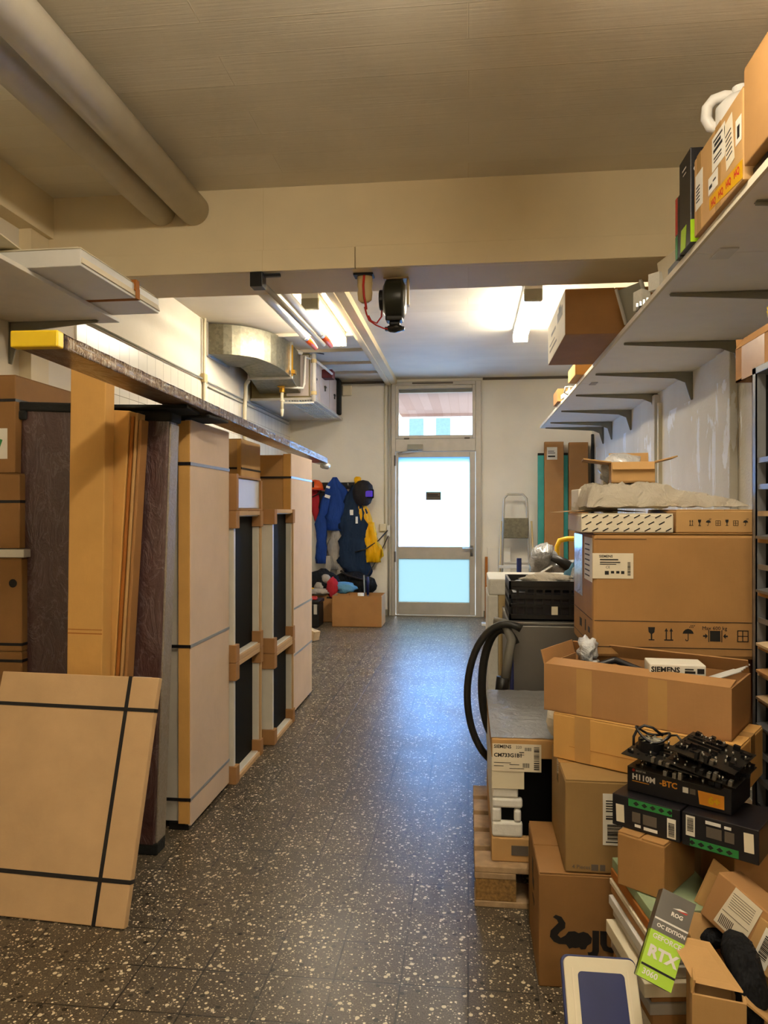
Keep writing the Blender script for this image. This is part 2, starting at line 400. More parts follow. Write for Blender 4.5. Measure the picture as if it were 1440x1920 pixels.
def flap_mb(H, T, O, L, w, ang, t=.005, Z=(0,0,1), inset=.0):
    H, T, O, Z = Vector(H), Vector(T), Vector(O), Vector(Z); d = O*math.cos(R(ang)) + Z*math.sin(R(ang))
    m = frame(H, T, d); return MB().box((0, L/2, 0), (w-inset, L, t), m)
def carton(label, loc, size, rz=0, rx=0, ry=0, mat='card', name='cardboard_box', flaps=None, tape=None, group=None, cat='box', mat4=None, tape_mat='tape_clear', bev=.004):
    w, d, h = size; t = thing(name, label, cat, loc, rz, rx, ry, group, mat4); th = .006
    if flaps is None:
        obj('body', MB().box((0,0,(h-.004)/2), (w,d,h-.004)), mat, t, bev)
        lw = min(w, d) if True else 0
        if w >= d:
            for s in (-1, 1): obj('flap', MB().box((0, s*(d/4+.0008), h-.002), (w-.004, d/2-.004, .004)), mat, t, .001)
        else:
            for s in (-1, 1): obj('flap', MB().box((s*(w/4+.0008), 0, h-.002), (w/2-.004, d-.004, .004)), mat, t, .001)
        if tape is None: tape = True
        if tape:
            dr = min(.07, h*.4); mb = MB()
            e = .0008
            if w >= d: mb.prism([(-w/2-e,h-dr),(-w/2-e,h+e),(w/2+e,h+e),(w/2+e,h-dr),(w/2,h-dr),(w/2,h),(-w/2,h),(-w/2,h-dr)], -.025, .025, frame((0,0,0),(1,0,0),(0,0,1)))
            else: mb.prism([(-d/2-e,h-dr),(-d/2-e,h+e),(d/2+e,h+e),(d/2+e,h-dr),(d/2,h-dr),(d/2,h),(-d/2,h),(-d/2,h-dr)], -.025, .025, frame((0,0,0),(0,1,0),(0,0,1)))
            obj('tape', mb, tape_mat, t)
    else:
        mb = MB().box((0,0,th/2), (w,d,th))
        for s in (-1, 1):
            mb.box((s*(w-th)/2,0,h/2), (th,d,h)); mb.box((0,s*(d-th)/2,h/2), (w-2*th,th,h))
        obj('body', mb, mat, t)
        for side, (ang, L) in flaps.items():
            H, T, O, ww = {'front': ((0,-d/2,h),(1,0,0),(0,-1,0),w), 'back': ((0,d/2,h),(-1,0,0),(0,1,0),w),
                           'left': ((-w/2,0,h),(0,-1,0),(-1,0,0),d), 'right': ((w/2,0,h),(0,1,0),(1,0,0),d)}[side]
            obj('flap', flap_mb(H, T, O, L, ww, ang, .005, inset=.006), mat, t, .001)
    return t
def straps(t, size, xs=(), ys=(), zs=(), mat='strap', bw=.012, name='strap'):
    w, d, h = size; e = .0012
    for x in xs:    # band around at fixed x (over top, front, back)
        mb = MB()
        for s in (-1,1): mb.box((x, s*(d/2+e), h/2), (bw, e, h+2*e))
        mb.box((x,0,h+e), (bw,d+2*e,e)); obj(name, mb, mat, t)
    for z in zs:    # horizontal band
        mb = MB()
        for s in (-1,1): mb.box((0, s*(d/2+e), z), (w+2*e, e, bw)); mb.box((s*(w/2+e), 0, z), (e, d+2*e, bw))
        obj(name, mb, mat, t)
# ================================================================== THE SETTING
XL, XR, YB, YF, ZC = -2.42, 1.60, 9.96, -3.2, 3.16
struct('floor', MB().b2((XL-.2,YF-.2,-.1),(XR+.2,YB+.2,0)), 'floor')
struct('ceiling', MB().b2((XL-.2,YF-.2,ZC),(XR+.2,YB+.2,ZC+.15)), 'ceiling')
struct('wall_left', MB().b2((XL-.15,YF,0),(XL,YB,ZC)), 'wall')
struct('wall_right', MB().b2((XR,YF,0),(XR+.15,YB,ZC)), 'peel')
struct('wall_front', MB().b2((XL,YF-.15,0),(XR,YF,ZC)), 'wall')
DX0, DX1, DZ = -1.02, .17, 3.12
struct('wall_back', MB().b2((XL,YB,0),(DX0,YB+.15,ZC)).b2((DX1,YB,0),(XR,YB+.15,ZC)).b2((DX0,YB,DZ),(DX1,YB+.15,ZC)), 'wall_back')
# dropped beam across the room, with its lower board
struct('trim_1', MB().b2((XL,3.97,2.70),(XR,4.38,ZC)), 'beam')
struct('trim_2', MB().b2((XL,3.95,2.70),(-.604,3.97,2.815)).b2((-.60,3.95,2.70),(XR,3.97,2.818)), 'beam', None, .003)
struct('trim_3', MB().b2((XL,3.0,2.93),(XL+.10,3.97,ZC)).b2((XL,3.80,0),(XL+.07,3.97,2.93)).b2((XL,YF,2.98),(XL+.08,3.0,ZC)), 'beam')
# ceiling rib and battens of the rear half
struct('trim_4', MB().b2((-1.10,4.38,3.09),(-.95,9.96,ZC)).b2((-1.07,4.38,3.075),(-1.03,9.96,3.09)), 'beam')
struct('trim_5', MB().b2((-1.9,7.25,3.13),(-1.1,7.29,ZC)).b2((-1.9,8.0,3.13),(-1.1,8.04,ZC)).b2((-1.9,8.7,3.13),(-1.1,8.73,ZC)).b2((-1.9,9.3,3.13),(-1.1,9.33,ZC)), 'pvc_grey')
struct('trim_6', MB().b2((XR-.05,4.66,0),(XR,4.92,2.38)).b2((XR-.045,6.5,0),(XR,7.0,2.38)), 'peel', None, .006)
struct('trim_7', MB().b2((XR-.02,4.915,0),(XR,4.96,2.38)).b2((XR-.02,6.98,0),(XR,7.03,2.38)).b2((XR-.03,6.42,.3),(XR,6.46,2.3)), 'cream')
struct('trim_8', MB().b2((XL,4.38,0),(XL+.012,6.55,2.58)).b2((XL,6.6,0),(XL+.012,9.96,2.58)), 'tiles')
struct('trim_9', MB().b2((XL,9.93,ZC-.05),(DX0-.02,9.96,ZC-.02)).b2((DX1+.02,9.93,ZC-.03),(XR,9.96,ZC)), 'ink_grey')
struct('baseboard_back', MB().b2((XL,9.945,0),(DX0-.03,9.96,.08)).b2((DX1+.03,9.945,0),(XR,9.96,.08)), 'grey_metal')
struct('baseboard_left', MB().b2((XL+.012,4.4,0),(XL+.024,9.94,.08)), 'grey_metal')
# ---- the glazed door and its transom
dr = bpy.data.objects.new('door_1', None); COL.objects.link(dr); dr.location = (0,YB,0); dr['kind'] = 'structure'
f = MB(); f.b2((DX0,-.05,0),(DX0+.055,.10,DZ)); f.b2((DX1-.075,-.05,0),(DX1,.10,DZ)); f.b2((DX0+.055,-.05,DZ-.05),(DX1-.075,.10,DZ)); f.b2((DX0+.055,-.05,2.19),(DX1-.075,.10,2.36))
f.b2((DX0+.055,-.04,0),(DX1-.075,.12,.015))
obj('door_frame', f, 'alu', dr, .006)
f = MB(); x0, x1 = -.96, .092
f.b2((x0,-.03,.02),(x0+.035,.03,2.185)); f.b2((x1-.075,-.03,.02),(x1,.03,2.185))
f.b2((x0+.035,-.03,.02),(x1-.075,.03,.185)); f.b2((x0+.035,-.03,.76),(x1-.075,.03,.925)); f.b2((x0+.035,-.03,2.115),(x1-.075,.03,2.185))
obj('door_leaf', f, 'alu', dr, .005)
obj('upper_pane', MB().b2((x0+.035,-.004,.925),(x1-.075,.004,2.115)), 'pane', dr)
obj('lower_pane', MB().b2((x0+.035,-.004,.185),(x1-.075,.004,.76)), 'pane_cyan', dr)
sg = obj('door_sign', MB().b2((-.56,-.008,1.545),(-.36,-.0045,1.655)), 'ink_grey', dr)
obj('print', MB().b2((-.54,-.0095,1.585),(-.38,-.008,1.595)).b2((-.54,-.0095,1.605),(-.40,-.008,1.622)), 'ink', sg)
h = obj('door_handle', MB().cyl((.045,-.03,.90),(.045,-.085,.90),.011,12).tube([(.045,-.08,.90),(.02,-.085,.905),(-.075,-.085,.905)],.010,10).b2((.025,-.036,.80),(.065,-.03,.94)), 'steel', dr, 0, True)
obj('door_closer', MB().b2((-.80,-.11,2.21),(-.60,-.05,2.28)).tube([(-.66,-.09,2.205),(-.86,-.14,2.18),(-.93,-.05,2.17)],.008,8), 'grey_metal', dr, .008)
obj('hinge', MB().cyl((DX0+.05,-.055,.72),(DX0+.05,-.055,.86),.012,10).cyl((DX0+.05,-.055,2.0),(DX0+.05,-.055,2.14),.012,10), 'ink_grey', dr)
w = bpy.data.objects.new('window_1', None); COL.objects.link(w); w.location = (0,YB,0); w['kind'] = 'structure'
f = MB(); f.b2((-.965,-.045,2.36),(-.925,.03,3.07)); f.b2((.055,-.045,2.36),(.095,.03,3.07)); f.b2((-.925,-.045,2.36),(.055,.03,2.405)); f.b2((-.925,-.045,3.025),(.055,.03,3.07))
obj('window_frame', f, 'alu', w, .005)
obj('pane', MB().b2((-.925,-.003,2.405),(.055,.003,3.025)), 'glass', w)
obj('blind_box', MB().b2((-.92,.04,2.985),(.05,.10,3.06)), 'grey_metal', w)
obj('latch', MB().b2((-.85,-.055,2.352),(-.78,-.045,2.372)).b2((-.05,-.055,2.352),(.02,-.045,2.372)).b2((-.74,-.07,3.085),(-.2,-.05,3.105)), 'ink_grey', w)
# ---- outside, through the glass
struct('pavement', MB().b2((-30,YB+.2,-.15),(30,70,-.05)), 'pavement')
struct('canopy', MB().b2((-6,YB+.16,3.02),(6,12.45,3.12)).b2((-6,12.45,2.98),(6,12.55,3.15)), 'soffit')
bd = thing('building', 'overexposed white building with pale teal windows across the street seen through the transom', 'building', (0,42,0))
obj('wall', MB().b2((-16,0,-.05),(16,8,7.6)), 'facade', bd); obj('roof', MB().b2((-16.4,-.4,7.6),(16.4,8.2,7.9)), 'grey_panel', bd)
for i in range(3):
    for k in range(2):
        q = obj('window', MB().b2((-4.9+i*1.5,-.06,2.6+k*2.6),(-3.9+i*1.5,.02,4.1+k*2.6)), 'white_paint', bd)
        obj('pane', MB().b2((-4.8+i*1.5,-.08,2.7+k*2.6),(-4.0+i*1.5,-.055,4.0+k*2.6)), 'win_teal', q)
obj('door', MB().b2((1.2,-.05,0),(2.4,.02,2.3)), 'win_teal', bd)

# ================================================================== CEILING FITTINGS
def lamp(label, loc, L, mat='tube', group=None, rz=0):
    t = thing('fluorescent_lamp', label, 'ceiling light', loc, rz, group=group)
    obj('housing', MB().b2((-.07,-L/2,-.05),(.07,L/2,0)), 'white_plastic', t, .008)
    d = MB(); prof = [(.068*math.cos(a), -.062-.07*math.sin(a)) for a in [R(-8)+R(196)*i/16 for i in range(17)]]
    d.rings([[(x, y, z) for x, z in prof] for y in (-L/2+.06, L/2-.06)])
    obj('diffuser', d, mat, t, 0, True)
    for s in (-1, 1): obj('end_cap', MB().box((0,s*(L/2-.03),-.085),(.145,.058,.10)), 'grey_metal' if s < 0 else 'white_plastic', t, .012)
    return t
lamp('lit fluorescent batten lamp beside the white conduits, left of the hanging reel', (-1.27,6.62,ZC), 1.42, 'tube_left')
lamp('lit fluorescent batten lamp on the right side of the rear ceiling', (.50,6.6,ZC), 1.5)
def hung(loc):
    t = thing('hanging_lamp', 'warm hanging fluorescent tube lamp in the front half of the room', 'ceiling light', loc, 0, group='front hanging lamps')
    obj('tube', MB().cyl((0,-.72,0),(0,.72,0),.045,20), 'tube_front', t, 0, True)
    for s in (-1,1):
        obj('end_cap', MB().cyl((0,s*.72,0),(0,s*.78,0),.05,20), 'white_plastic', t); obj('rod', MB().cyl((0,s*.75,.04),(0,s*.75,ZC-loc[2]-.002),.006,8), 'steel', t)
for x, y, z in ((.22,1.42,2.985),(.22,-2.2,2.985)): hung((x,y,z))  # rear lamp is an added fill out of view; nearer one follows cast shadows
# large ventilation pipes under the front ceiling
pa = thing('ventilation_pipe', 'right-hand, lighter of two thick grey pipes under the ceiling', 'pipe', (-1.50,0,3.055), group='ceiling ventilation pipes')
obj('tube', MB().cyl((0,-3.1,0),(0,3.965,0),.085,32), 'pvc_grey', pa, 0, True)
pb = thing('ventilation_pipe', 'left-hand, shaded one of two thick grey pipes under the ceiling', 'pipe', (-1.685,0,3.055), group='ceiling ventilation pipes')
obj('tube', MB().cyl((0,-3.1,0),(0,3.965,0),.08,32), 'pvc_grey', pb, 0, True)
for p, r in ((pa,.085),(pb,.08)):
    for y in (.6, -2): obj('clamp', MB().lathe([(r,-.012),(r+.005,-.012),(r+.005,.012),(r,.012)],(0,0,0),24,Matrix.Translation((0,y,0)) @ Matrix.Rotation(R(90),4,'X')).b2((-.015,y-.012,r),(.015,y+.012,.105)), 'steel', p)
# white conduits with orange ends
for x, l, lab in ((-1.46, 6.5, 'left of two white conduits with orange ends under the rear ceiling'), (-1.30, 6.42, 'right of two white conduits with orange ends, next to the lit lamp')):
    t = thing('conduit_pipe', lab, 'pipe', (x,4.4,2.95), group='white ceiling conduits')
    obj('tube', MB().cyl((0,0,.0),(.02,l-4.4,0),.032,16), 'pvc_white', t, 0, True)
    obj('collar', MB().cyl((.02,l-4.43,0),(.02,l-4.36,0),.037,16), 'white_plastic', t)
    obj('orange_end', MB().tube([(.02,l-4.36,0),(.03,l-4.2,-.01),(.045,l-4.05,-.03)],[.031,.031,.022],12), 'orange', t, 0, True)
    for y in (.9,): obj('hanger', MB().b2((-.01,y,.03),(.01,y+.02,ZC-2.95)), 'steel', t)
t = thing('curtain_rail', 'thin pale rail running back from a small black box under the beam', 'rail', (-1.14,3.98,2.665))
obj('rail', MB().tube([(0,.02,0),(.01,.8,.01),(.03,1.7,.02)],.016,8), 'grey_panel', t, 0, True)
obj('end_box', MB().b2((-.04,-.03,-.045),(.03,.05,.035)), 'black_plastic', t, .004)
obj('bracket', MB().b2((.03,.0,.015),(.12,.02,.03)), 'black_plastic', t)
# cable reel and socket
t = thing('cable_reel', 'dark green retractable cable reel hanging from the beam', 'cable reel', (-.41,4.17,2.70)); t.scale = (1,.85,.80)
obj('drum', MB().lathe([(.0,-.06),(.10,-.06),(.135,-.045),(.135,.045),(.10,.06),(0,.06)],(0,0,0),32,Matrix.Translation((0,0,-.145)) @ Matrix.Rotation(R(90),4,'Y')), 'olive', t, .004, True)
obj('side_hub', MB().cyl((-.06,0,-.145),(-.085,0,-.145),.07,24), 'black_plastic', t, .004)
obj('bracket', MB().b2((-.06,-.05,-.012),(.08,.05,0)).b2((.07,-.03,-.19),(.082,.03,0)), 'beige', t, .002)
obj('cable_guide', MB().b2((-.05,-.05,-.30),(.045,.05,-.245)).b2((-.03,-.03,-.33),(.03,.03,-.30)), 'black_plastic', t, .01)
obj('stopper', MB().blob((0,0,-.345),(.05,.05,.03),2,.12,3,3).b2((-.055,-.02,-.36),(.055,.02,-.335)), 'black_plastic', t, .004)
obj('cord', MB().tube([(-.02,-.02,-.355),(-.06,-.03,-.35),(-.10,-.04,-.33),(-.14,-.04,-.295),(-.155,-.04,-.25),(-.165,-.04,-.20)],.005,8).tube([(-.07,0,-.15),(-.075,0,-.26),(-.10,-.02,-.31),(-.13,-.03,-.295),(-.145,-.04,-.26)],.005,8), 'ink_red', t, 0, True)
t = thing('power_socket', 'beige hanging power socket with red cord under the beam', 'socket', (-.565,4.07,2.70))
obj('body', MB().loft([(0,0,-.155,.02,.02),(0,0,-.14,.038,.028),(0,0,-.10,.042,.03),(0,0,-.08,.038,.028),(0,0,-.06,.043,.03),(0,0,-.01,.042,.03)],16), 'beige', t, 0, True)
obj('base_plate', MB().b2((-.06,-.04,-.012),(.05,.04,0)), 'black_plastic', t, .003)
obj('cord', MB().tube([(0,-.03,-.01),(-.004,-.036,-.07),(.0,-.035,-.13),(.008,-.03,-.17),(.012,-.03,-.20)],.0065,8), 'ink_red', t, 0, True)
# ventilation duct and unit in the back left corner
t = thing('air_handling_unit', 'boxy ventilation unit with rosy panels hung in the back left corner', 'ventilation unit', (-2.40,8.1,2.62))
obj('casing', MB().b2((0,0,.03),(.66,1.8,.52)), 'olive_sheet', t, .004)
obj('drip_tray', MB().b2((0,-.04,0),(.72,1.82,.028)), 'grey_panel', t, .003)
for y0, y1 in ((.02,.48),(.52,1.1),(1.14,1.76)):
    p = obj('panel', MB().b2((.66,y0,.05),(.672,y1,.50)), 'pink_panel', t, .003)
    obj('handle', MB().b2((.672,(y0+y1)/2-.035,.27),(.69,(y0+y1)/2+.035,.29)).b2((.672,(y0+y1)/2-.008,.23),(.685,(y0+y1)/2+.008,.28)), 'black_plastic', p)
obj('front_plate', MB().b2((.40,-.012,.05),(.65,0,.50)), 'pink_panel', t, .003)
g = MB()
for k in range(9): g.b2((.42+.03*k,-.03,-.012),(.428+.03*k,1.5,-.002))
for k in range(6): g.b2((.40,.02+.29*k,-.018),(.70,.03+.29*k,-.012))
obj('wire_grille', g, 'white_paint', t)
obj('actuator', MB().b2((.67,.62,.36),(.80,.80,.46)), 'darkred', t, .01)
obj('end_insulation', MB().b2((.45,1.62,.06),(.715,1.79,.53)), 'black_foam', t, .02)
u = thing('pipework', 'cluster of white heating pipes with yellow valve in front of the ventilation unit', 'pipes', (-2.40,8.1,2.62))
p1 = MB().tube([(.60,-.10,.50),(.50,-.16,.53),(.41,-.20,.50),(.40,-.20,.40),(.40,-.20,.16)],.022,12).tube([(.40,-.20,.12),(.55,-.20,.11),(.62,-.16,.11),(.63,-.14,.16),(.63,-.10,.46),(.70,.2,.47),(.80,.6,.40)],.014,10)
p1.tube([(.72,-.06,-.02),(.72,-.06,.5)],.026,12).tube([(.40,-.2,-.05),(.6,-.12,-.045),(.72,-.06,-.03)],.012,8)
obj('pipe', p1, 'pvc_white', u, 0, True)
obj('valve', MB().cyl((.40,-.20,.06),(.40,-.20,.16),.032,12).b2((.36,-.25,.11),(.44,-.23,.13)), 'brass', u, .004)
obj('drain_tube', MB().tube([(.40,-.20,.06),(.40,-.20,-.12)],.016,10).cyl((.40,-.2,-.04),(.40,-.2,-.02),.026,12).tube([(.40,-.20,-.12),(.40,-.20,-.20)],[.02,.012],10), 'cream', u, 0, True)
obj('fitting', MB().cyl((.72,-.06,.40),(.72,-.06,.44),.034,12).cyl((.72,-.06,.05),(.72,-.06,.09),.034,12).b2((.44,-.20,.28),(.54,-.14,.33)), 'beige', u, .004)
obj('cable', MB().tube([(.45,-.05,.50),(.5,-.09,.46),(.52,-.1,.38),(.49,-.12,.33)],.006,8).tube([(.42,-.02,.50),(.5,-.12,.56),(.62,-.08,.53),(.8,.1,.53)],.007,8), 'black_plastic', u, 0, True)
t = thing('air_duct', 'galvanised elbow duct curving from the left wall into the ventilation unit', 'duct', (0,0,0))
secs = []
for k in range(13):
    a = k/12*math.pi/2
    ci, co = (XL, 7.42), (XL, 7.42)
    s = math.sin(a); c = math.cos(a); zb = 2.86 - .0*a
    # quarter bend about (XL, 7.55): inner radius .16/.12, outer .56/.80
    inn = (XL+.001+.16*s, 7.52-.20*c); out = (XL+.001+.58*s, 7.52-.80*c)
    zb = 2.86 - .06*max(0,(k-6)/6)
    secs.append([(inn[0],inn[1],zb),(out[0],out[1],zb),(out[0],out[1],3.145),(inn[0],inn[1],3.145)])
secs.append([(XL+.15,7.60,2.79),(XL+.59,7.60,2.79),(XL+.59,7.60,3.145),(XL+.15,7.60,3.145)])
obj('bend', MB().rings(secs), 'galv', t, .004)
obj('transition', MB().rings([[(XL+.15,7.605,2.79),(XL+.59,7.605,2.79),(XL+.59,7.605,3.145),(XL+.15,7.605,3.145)],[(XL+.12,8.085,2.70),(XL+.58,8.085,2.70),(XL+.58,8.085,3.13),(XL+.12,8.085,3.13)]]), 'galv', t, .004)
obj('flange', MB().b2((XL+.13,7.585,2.77),(XL+.61,7.61,3.155)).b2((XL+.001,6.70,2.84),(XL+.02,7.34,3.155)), 'steel', t, .002)
obj('clamp_bar', MB().b2((XL+.60,7.56,2.82),(XL+.64,7.64,2.86)).b2((XL+.60,7.58,2.80),(XL+.615,7.6,3.12)), 'brass', t)
# conduits on the left wall
t = thing('wall_conduit', 'pair of thin cables clipped along the left wall above the tiles', 'cable')
t.location = (XL+.012,4.4,2.6)
obj('cable', MB().tube([(.012,0,.0),(.012,2.2,0),(.012,2.3,-.01),(.012,5.4,.0)],.009,8), 'grey_metal', t, 0, True)
obj('cable', MB().tube([(.012,2.3,-.05),(.012,5.4,-.045)],.007,8), 'grey_metal', t, 0, True)
obj('junction_box', MB().b2((0,2.14,-.03),(.035,2.22,.05)), 'beige', t, .004)
t = thing('vertical_pipe', 'slim cream pipe running up the left wall in front of the duct', 'pipe', (XL+.03,6.58,0))
obj('tube', MB().cyl((0,0,.0),(0,0,3.155),.016,10), 'cream', t, 0, True)
t = thing('drain_hose', 'short white hose hanging down the tiled left wall below the duct', 'hose', (XL+.05,7.75,2.0))
obj('tube', MB().tube([(0,0,.02),(0,0,.5),(.01,.0,.66),(.02,-.03,.74),(.06,-.04,.79)],.022,10), 'cream', t, 0, True)
obj('clip', MB().b2((-.037,-.012,.36),(.0,.012,.38)), 'steel', t)
t = tag(obj('smoke_detector', MB().b2((-.06,-.03,-.07),(.06,.03,.07)), 'cream', None, .01, loc=(-1.62,9.93,3.02)), 'small cream box high on the back wall right of the ventilation unit', 'wall box')

# ================================================================== LEFT SIDE
# shelf with flat white box
def bracket(parent, y, x_wall, x_tip, z, sgn, name='bracket', leg=.22):
    # sgn = +1 : wall on the right
    mb = MB(); W = abs(x_wall-x_tip)
    pts = [(0,0),(0,-leg),(.012*1,-leg),(.05,-.075),(.12,-.045),(W,-.012),(W,0)]
    m = frame((x_wall, y, z), (-sgn,0,0), (0,0,1))
    mb.prism(pts, -.004, .004, m)
    mb.prism([(0,-leg),(0,0),(.003,0),(.003,-leg)], -.016, .016, m); mb.prism([(0,-.003),(W,-.003),(W,0),(0,0)], -.014, .014, m)
    return obj(name, mb, 'grey_metal', parent)
t = thing('wall_shelf', 'white shelf board high on the left wall under the flat white box', 'shelf', (0,0,2.40))
obj('board', MB().b2((XL+.002,.9,0),(-1.84,3.785,.02)), 'white_paint', t, .002)
for y in (3.72, 2.6, 1.5): bracket(t, y, XL+.001, -1.93, 0, -1)
s = (.62,.76,.082)
t = thing('flat_box', 'flat white carton with brown strap lying on the left wall shelf', 'box', (-1.905,3.33,2.42), -1)
obj('base', MB().box((0,0,.036),(.62,.76,.072)), 'white_plastic', t, .003)
obj('lid', MB().hull8([(-.31,-.38,.074),(.31,-.38,.074),(.31,.38,.074),(-.31,.38,.074)],[(-.30,-.36,.088),(.285,-.36,.088),(.285,.36,.088),(-.30,.36,.088)]), 'cream', t, .002)
obj('side_flap', MB().hull8([(.306,-.38,.012),(.318,-.38,.012),(.318,.38,.012),(.306,.38,.012)],[(.290,-.36,.086),(.297,-.36,.086),(.297,.36,.086),(.290,.36,.086)]), 'paper_warm', t, .001)
obj('strap', MB().b2((-.315,.10,-.001),(.325,.135,0)).b2((.318,.10,.0),(.323,.135,.05)).b2((.296,.10,.04),(.321,.135,.09)).b2((-.31,.10,.0885),(.298,.135,.0905)), 'card_edge', t)
obj('print', MB().b2((-.12,-.3815,.02),(-.10,-.3805,.06)).b2((-.16,-.3815,.02),(-.155,-.3805,.06)), 'ink_grey', t)
t = thing('flat_carton', 'thin opened white cardboard sheet lying on the left shelf behind the flat carton', 'cardboard', (-2.2,3.0,2.513), 8)
obj('sheet', MB().b2((-.16,-.4,0),(.3,.3,.006)), 'cream', t, .001)

# leaning strapped panel in front
bl, br_ = Vector((-1.78,2.42,.0)), Vector((-1.142,2.377,.0)); tl = Vector((-1.745,2.665,.785))
Mx = frame(bl+Vector((0,0,.004)), br_-bl, tl-bl)
t = thing('flat_parcel', 'flat strapped cardboard parcel leaning at the front of the left row', 'parcel', mat4=Mx)
W = (br_-bl).length; H = (tl-bl).length
obj('body', MB().b2((0,0,-.03),(W,H,0)), 'card_pale', t, .003)
def pband(a, b): obj('strap', MB().b2(a, b), 'strap', t)
pband((W-.118,-.001,-.031),(W-.104,H+.001,.0015)); pband((-.001,.135,-.031),(W+.001,.149,.0016)); pband((-.001,.70,-.031),(W+.001,.713,.0016))
obj('tape', MB().b2((W-.10,H-.0005,-.028),(W-.03,H+.0007,-.001)), 'paper', t)
# far left stacks
def lbox(label, z0, z1, x1, y0=2.98, dep=.5, mat='card', strap_z=(), **k):
    w = x1-(XL+.02); t = carton(label, (XL+.02+w/2, y0+dep/2, z0), (w,dep,z1-z0), 0, mat=mat, group='cartons at the left edge', **k)
    if strap_z: straps(t, (w,dep,z1-z0), zs=strap_z)
    return t, (w,dep,z1-z0)
lbox('plain brown carton at the very bottom of the left edge stack', .0, .41, -1.90, mat='card_umber_shade')
lbox('brown carton with a small black mark, second from the floor in the left edge stack', .412, .80, -1.885, mat='card_umber_shade', strap_z=(.35,))
t, sz = lbox('brown carton with black hand hole, below the white ledge in the left edge stack', .802, 1.20, -1.885, mat='card_umber_shade', strap_z=(.03,))
obj('hand_hole', MB().lathe([(.0,0),(.018,0),(.018,.0015),(0,.0015)],(0,0,0),16,fm(sz,'front') @ Matrix.Translation((sz[0]-.04,.29,.0))), 'ink', t)
ld = tag(obj('ledge_board', MB().b2((-.26,-.25,0),(.27,.25,.035)), 'white_paint', None, .003, loc=(-2.14,3.22,1.202)), 'white board lying between the cartons of the left edge stack', 'board')
t, sz = lbox('brown carton with black strap just above the white board at the left edge', 1.24, 1.56, -1.895, mat='card_umber_shade', strap_z=(.2,))
sticker(t, fm(sz,'front'), .28,.10,.13,.16,'paper', 0, [(.1,.3,.7,.05),(.1,.5,.6,.05),(.1,.7,.5,.05)])
t, sz = lbox('tall brown carton with white label and green stripe topping the left edge stack', 1.562, 1.98, -1.915, mat='card_umber_shade', strap_z=(.31,))
lb = sticker(t, fm(sz,'front'), sz[0]-.20,.06,.165,.13,'paper',0,[(.08,.2,.25,.05),(.08,.35,.3,.05),(.08,.5,.2,.05),(.08,.65,.3,.06)],name='shipping_label')
obj('green_stripe', MB().box((.10,.055,.0013),(.014,.14,.0008), fm(sz,'front') @ Matrix.Translation((sz[0]-.2,.06,0)) @ Matrix.Rotation(R(-20),4,'Z')), 'green_print', lb)
obj('torn_label', MB().prism([(0,0),(.05,.015),(.09,-.01),(.03,.05),(.01,.07)],.0004,.0014, fm(sz,'front') @ Matrix.Translation((sz[0]-.17,.25,0))), 'paper', t)
# wrapped purple slabs
def slab(label, w, h, d, x1, y0, ry, side='bubble', caps=True):
    t = thing('wrapped_board', label, 'wrapped panel', (x1,y0,0), 0, 0, ry)
    mb = MB(); n = 24
    obj('board', MB().b2((-w,0,.03),(0,d,h)), 'purple_wrap', t, .012)
    obj('edge_film', MB().b2((-.004,.002,.05),(.006,d+.004,h-.02)), side, t, .008)
    if caps:
        obj('foam_cap', MB().b2((-w-.008,-.012,h-.012),(.012,d+.012,h+.028)).b2((-w-.012,-.015,h-.05),(-w+.03,d,h-.01)), 'black_foam', t, .008)
        obj('foot', MB().b2((-w,.0,.0),(.008,d,.05)), 'black_foam', t, .006)
    return t
slab('film-wrapped dark purple board standing behind the tall cardboard column, nearest the left stack', .33, 1.83, .10, -1.66, 3.02, 2.4, 'film_grey')
slab('film-wrapped dark purple board with bubble film edge beside the strapped cabinet', .27, 1.775, .085, -1.262, 2.905, 2.0, 'bubble')
# tall cardboard column and leaning cardboard stack
t = carton('tallest, narrow upright cardboard column between the two purple boards', (-1.475,2.755,0), (.142,.075,1.99), 0, 0, .8, mat='card_orange', name='cardboard_column', tape=False)
obj('crease', MB().box((0,-.0379,.93),(.14,.0006,.004)).box((0,-.0379,.945),(.14,.0006,.003)), 'card_edge', t)
t = thing('cardboard_stack', 'leaning pack of folded cardboard sheets right of the tallest column', 'cardboard', (-1.488,2.80,.0), 0, 0, 3.6)
for k, (xa, xb, hh) in enumerate(((-.10,.055,1.80),(.058,.07,1.78),(.073,.084,1.795),(.087,.10,1.77))):
    obj('sheet', MB().b2((xa,.0+k*.006,.01),(xb,.08,hh)), ('card_orange','card_edge','card','card_dark')[k], t, .003)
# black foam plates on top carrying the wrapped beam
for i, (x, y, lab, rz) in enumerate(((-1.28,2.96,'black foam plate on top of the purple board under the wrapped beam',8),(-1.26,3.24,'black foam plate on top of the strapped cabinet under the wrapped beam',-3))):
    t = thing('foam_plate', lab, 'foam', (x,y,1.812 if i == 0 else 1.805), rz); obj('plate', MB().b2((-.17,-.1,0),(.15,.13,.014)), 'black_foam', t, .005)
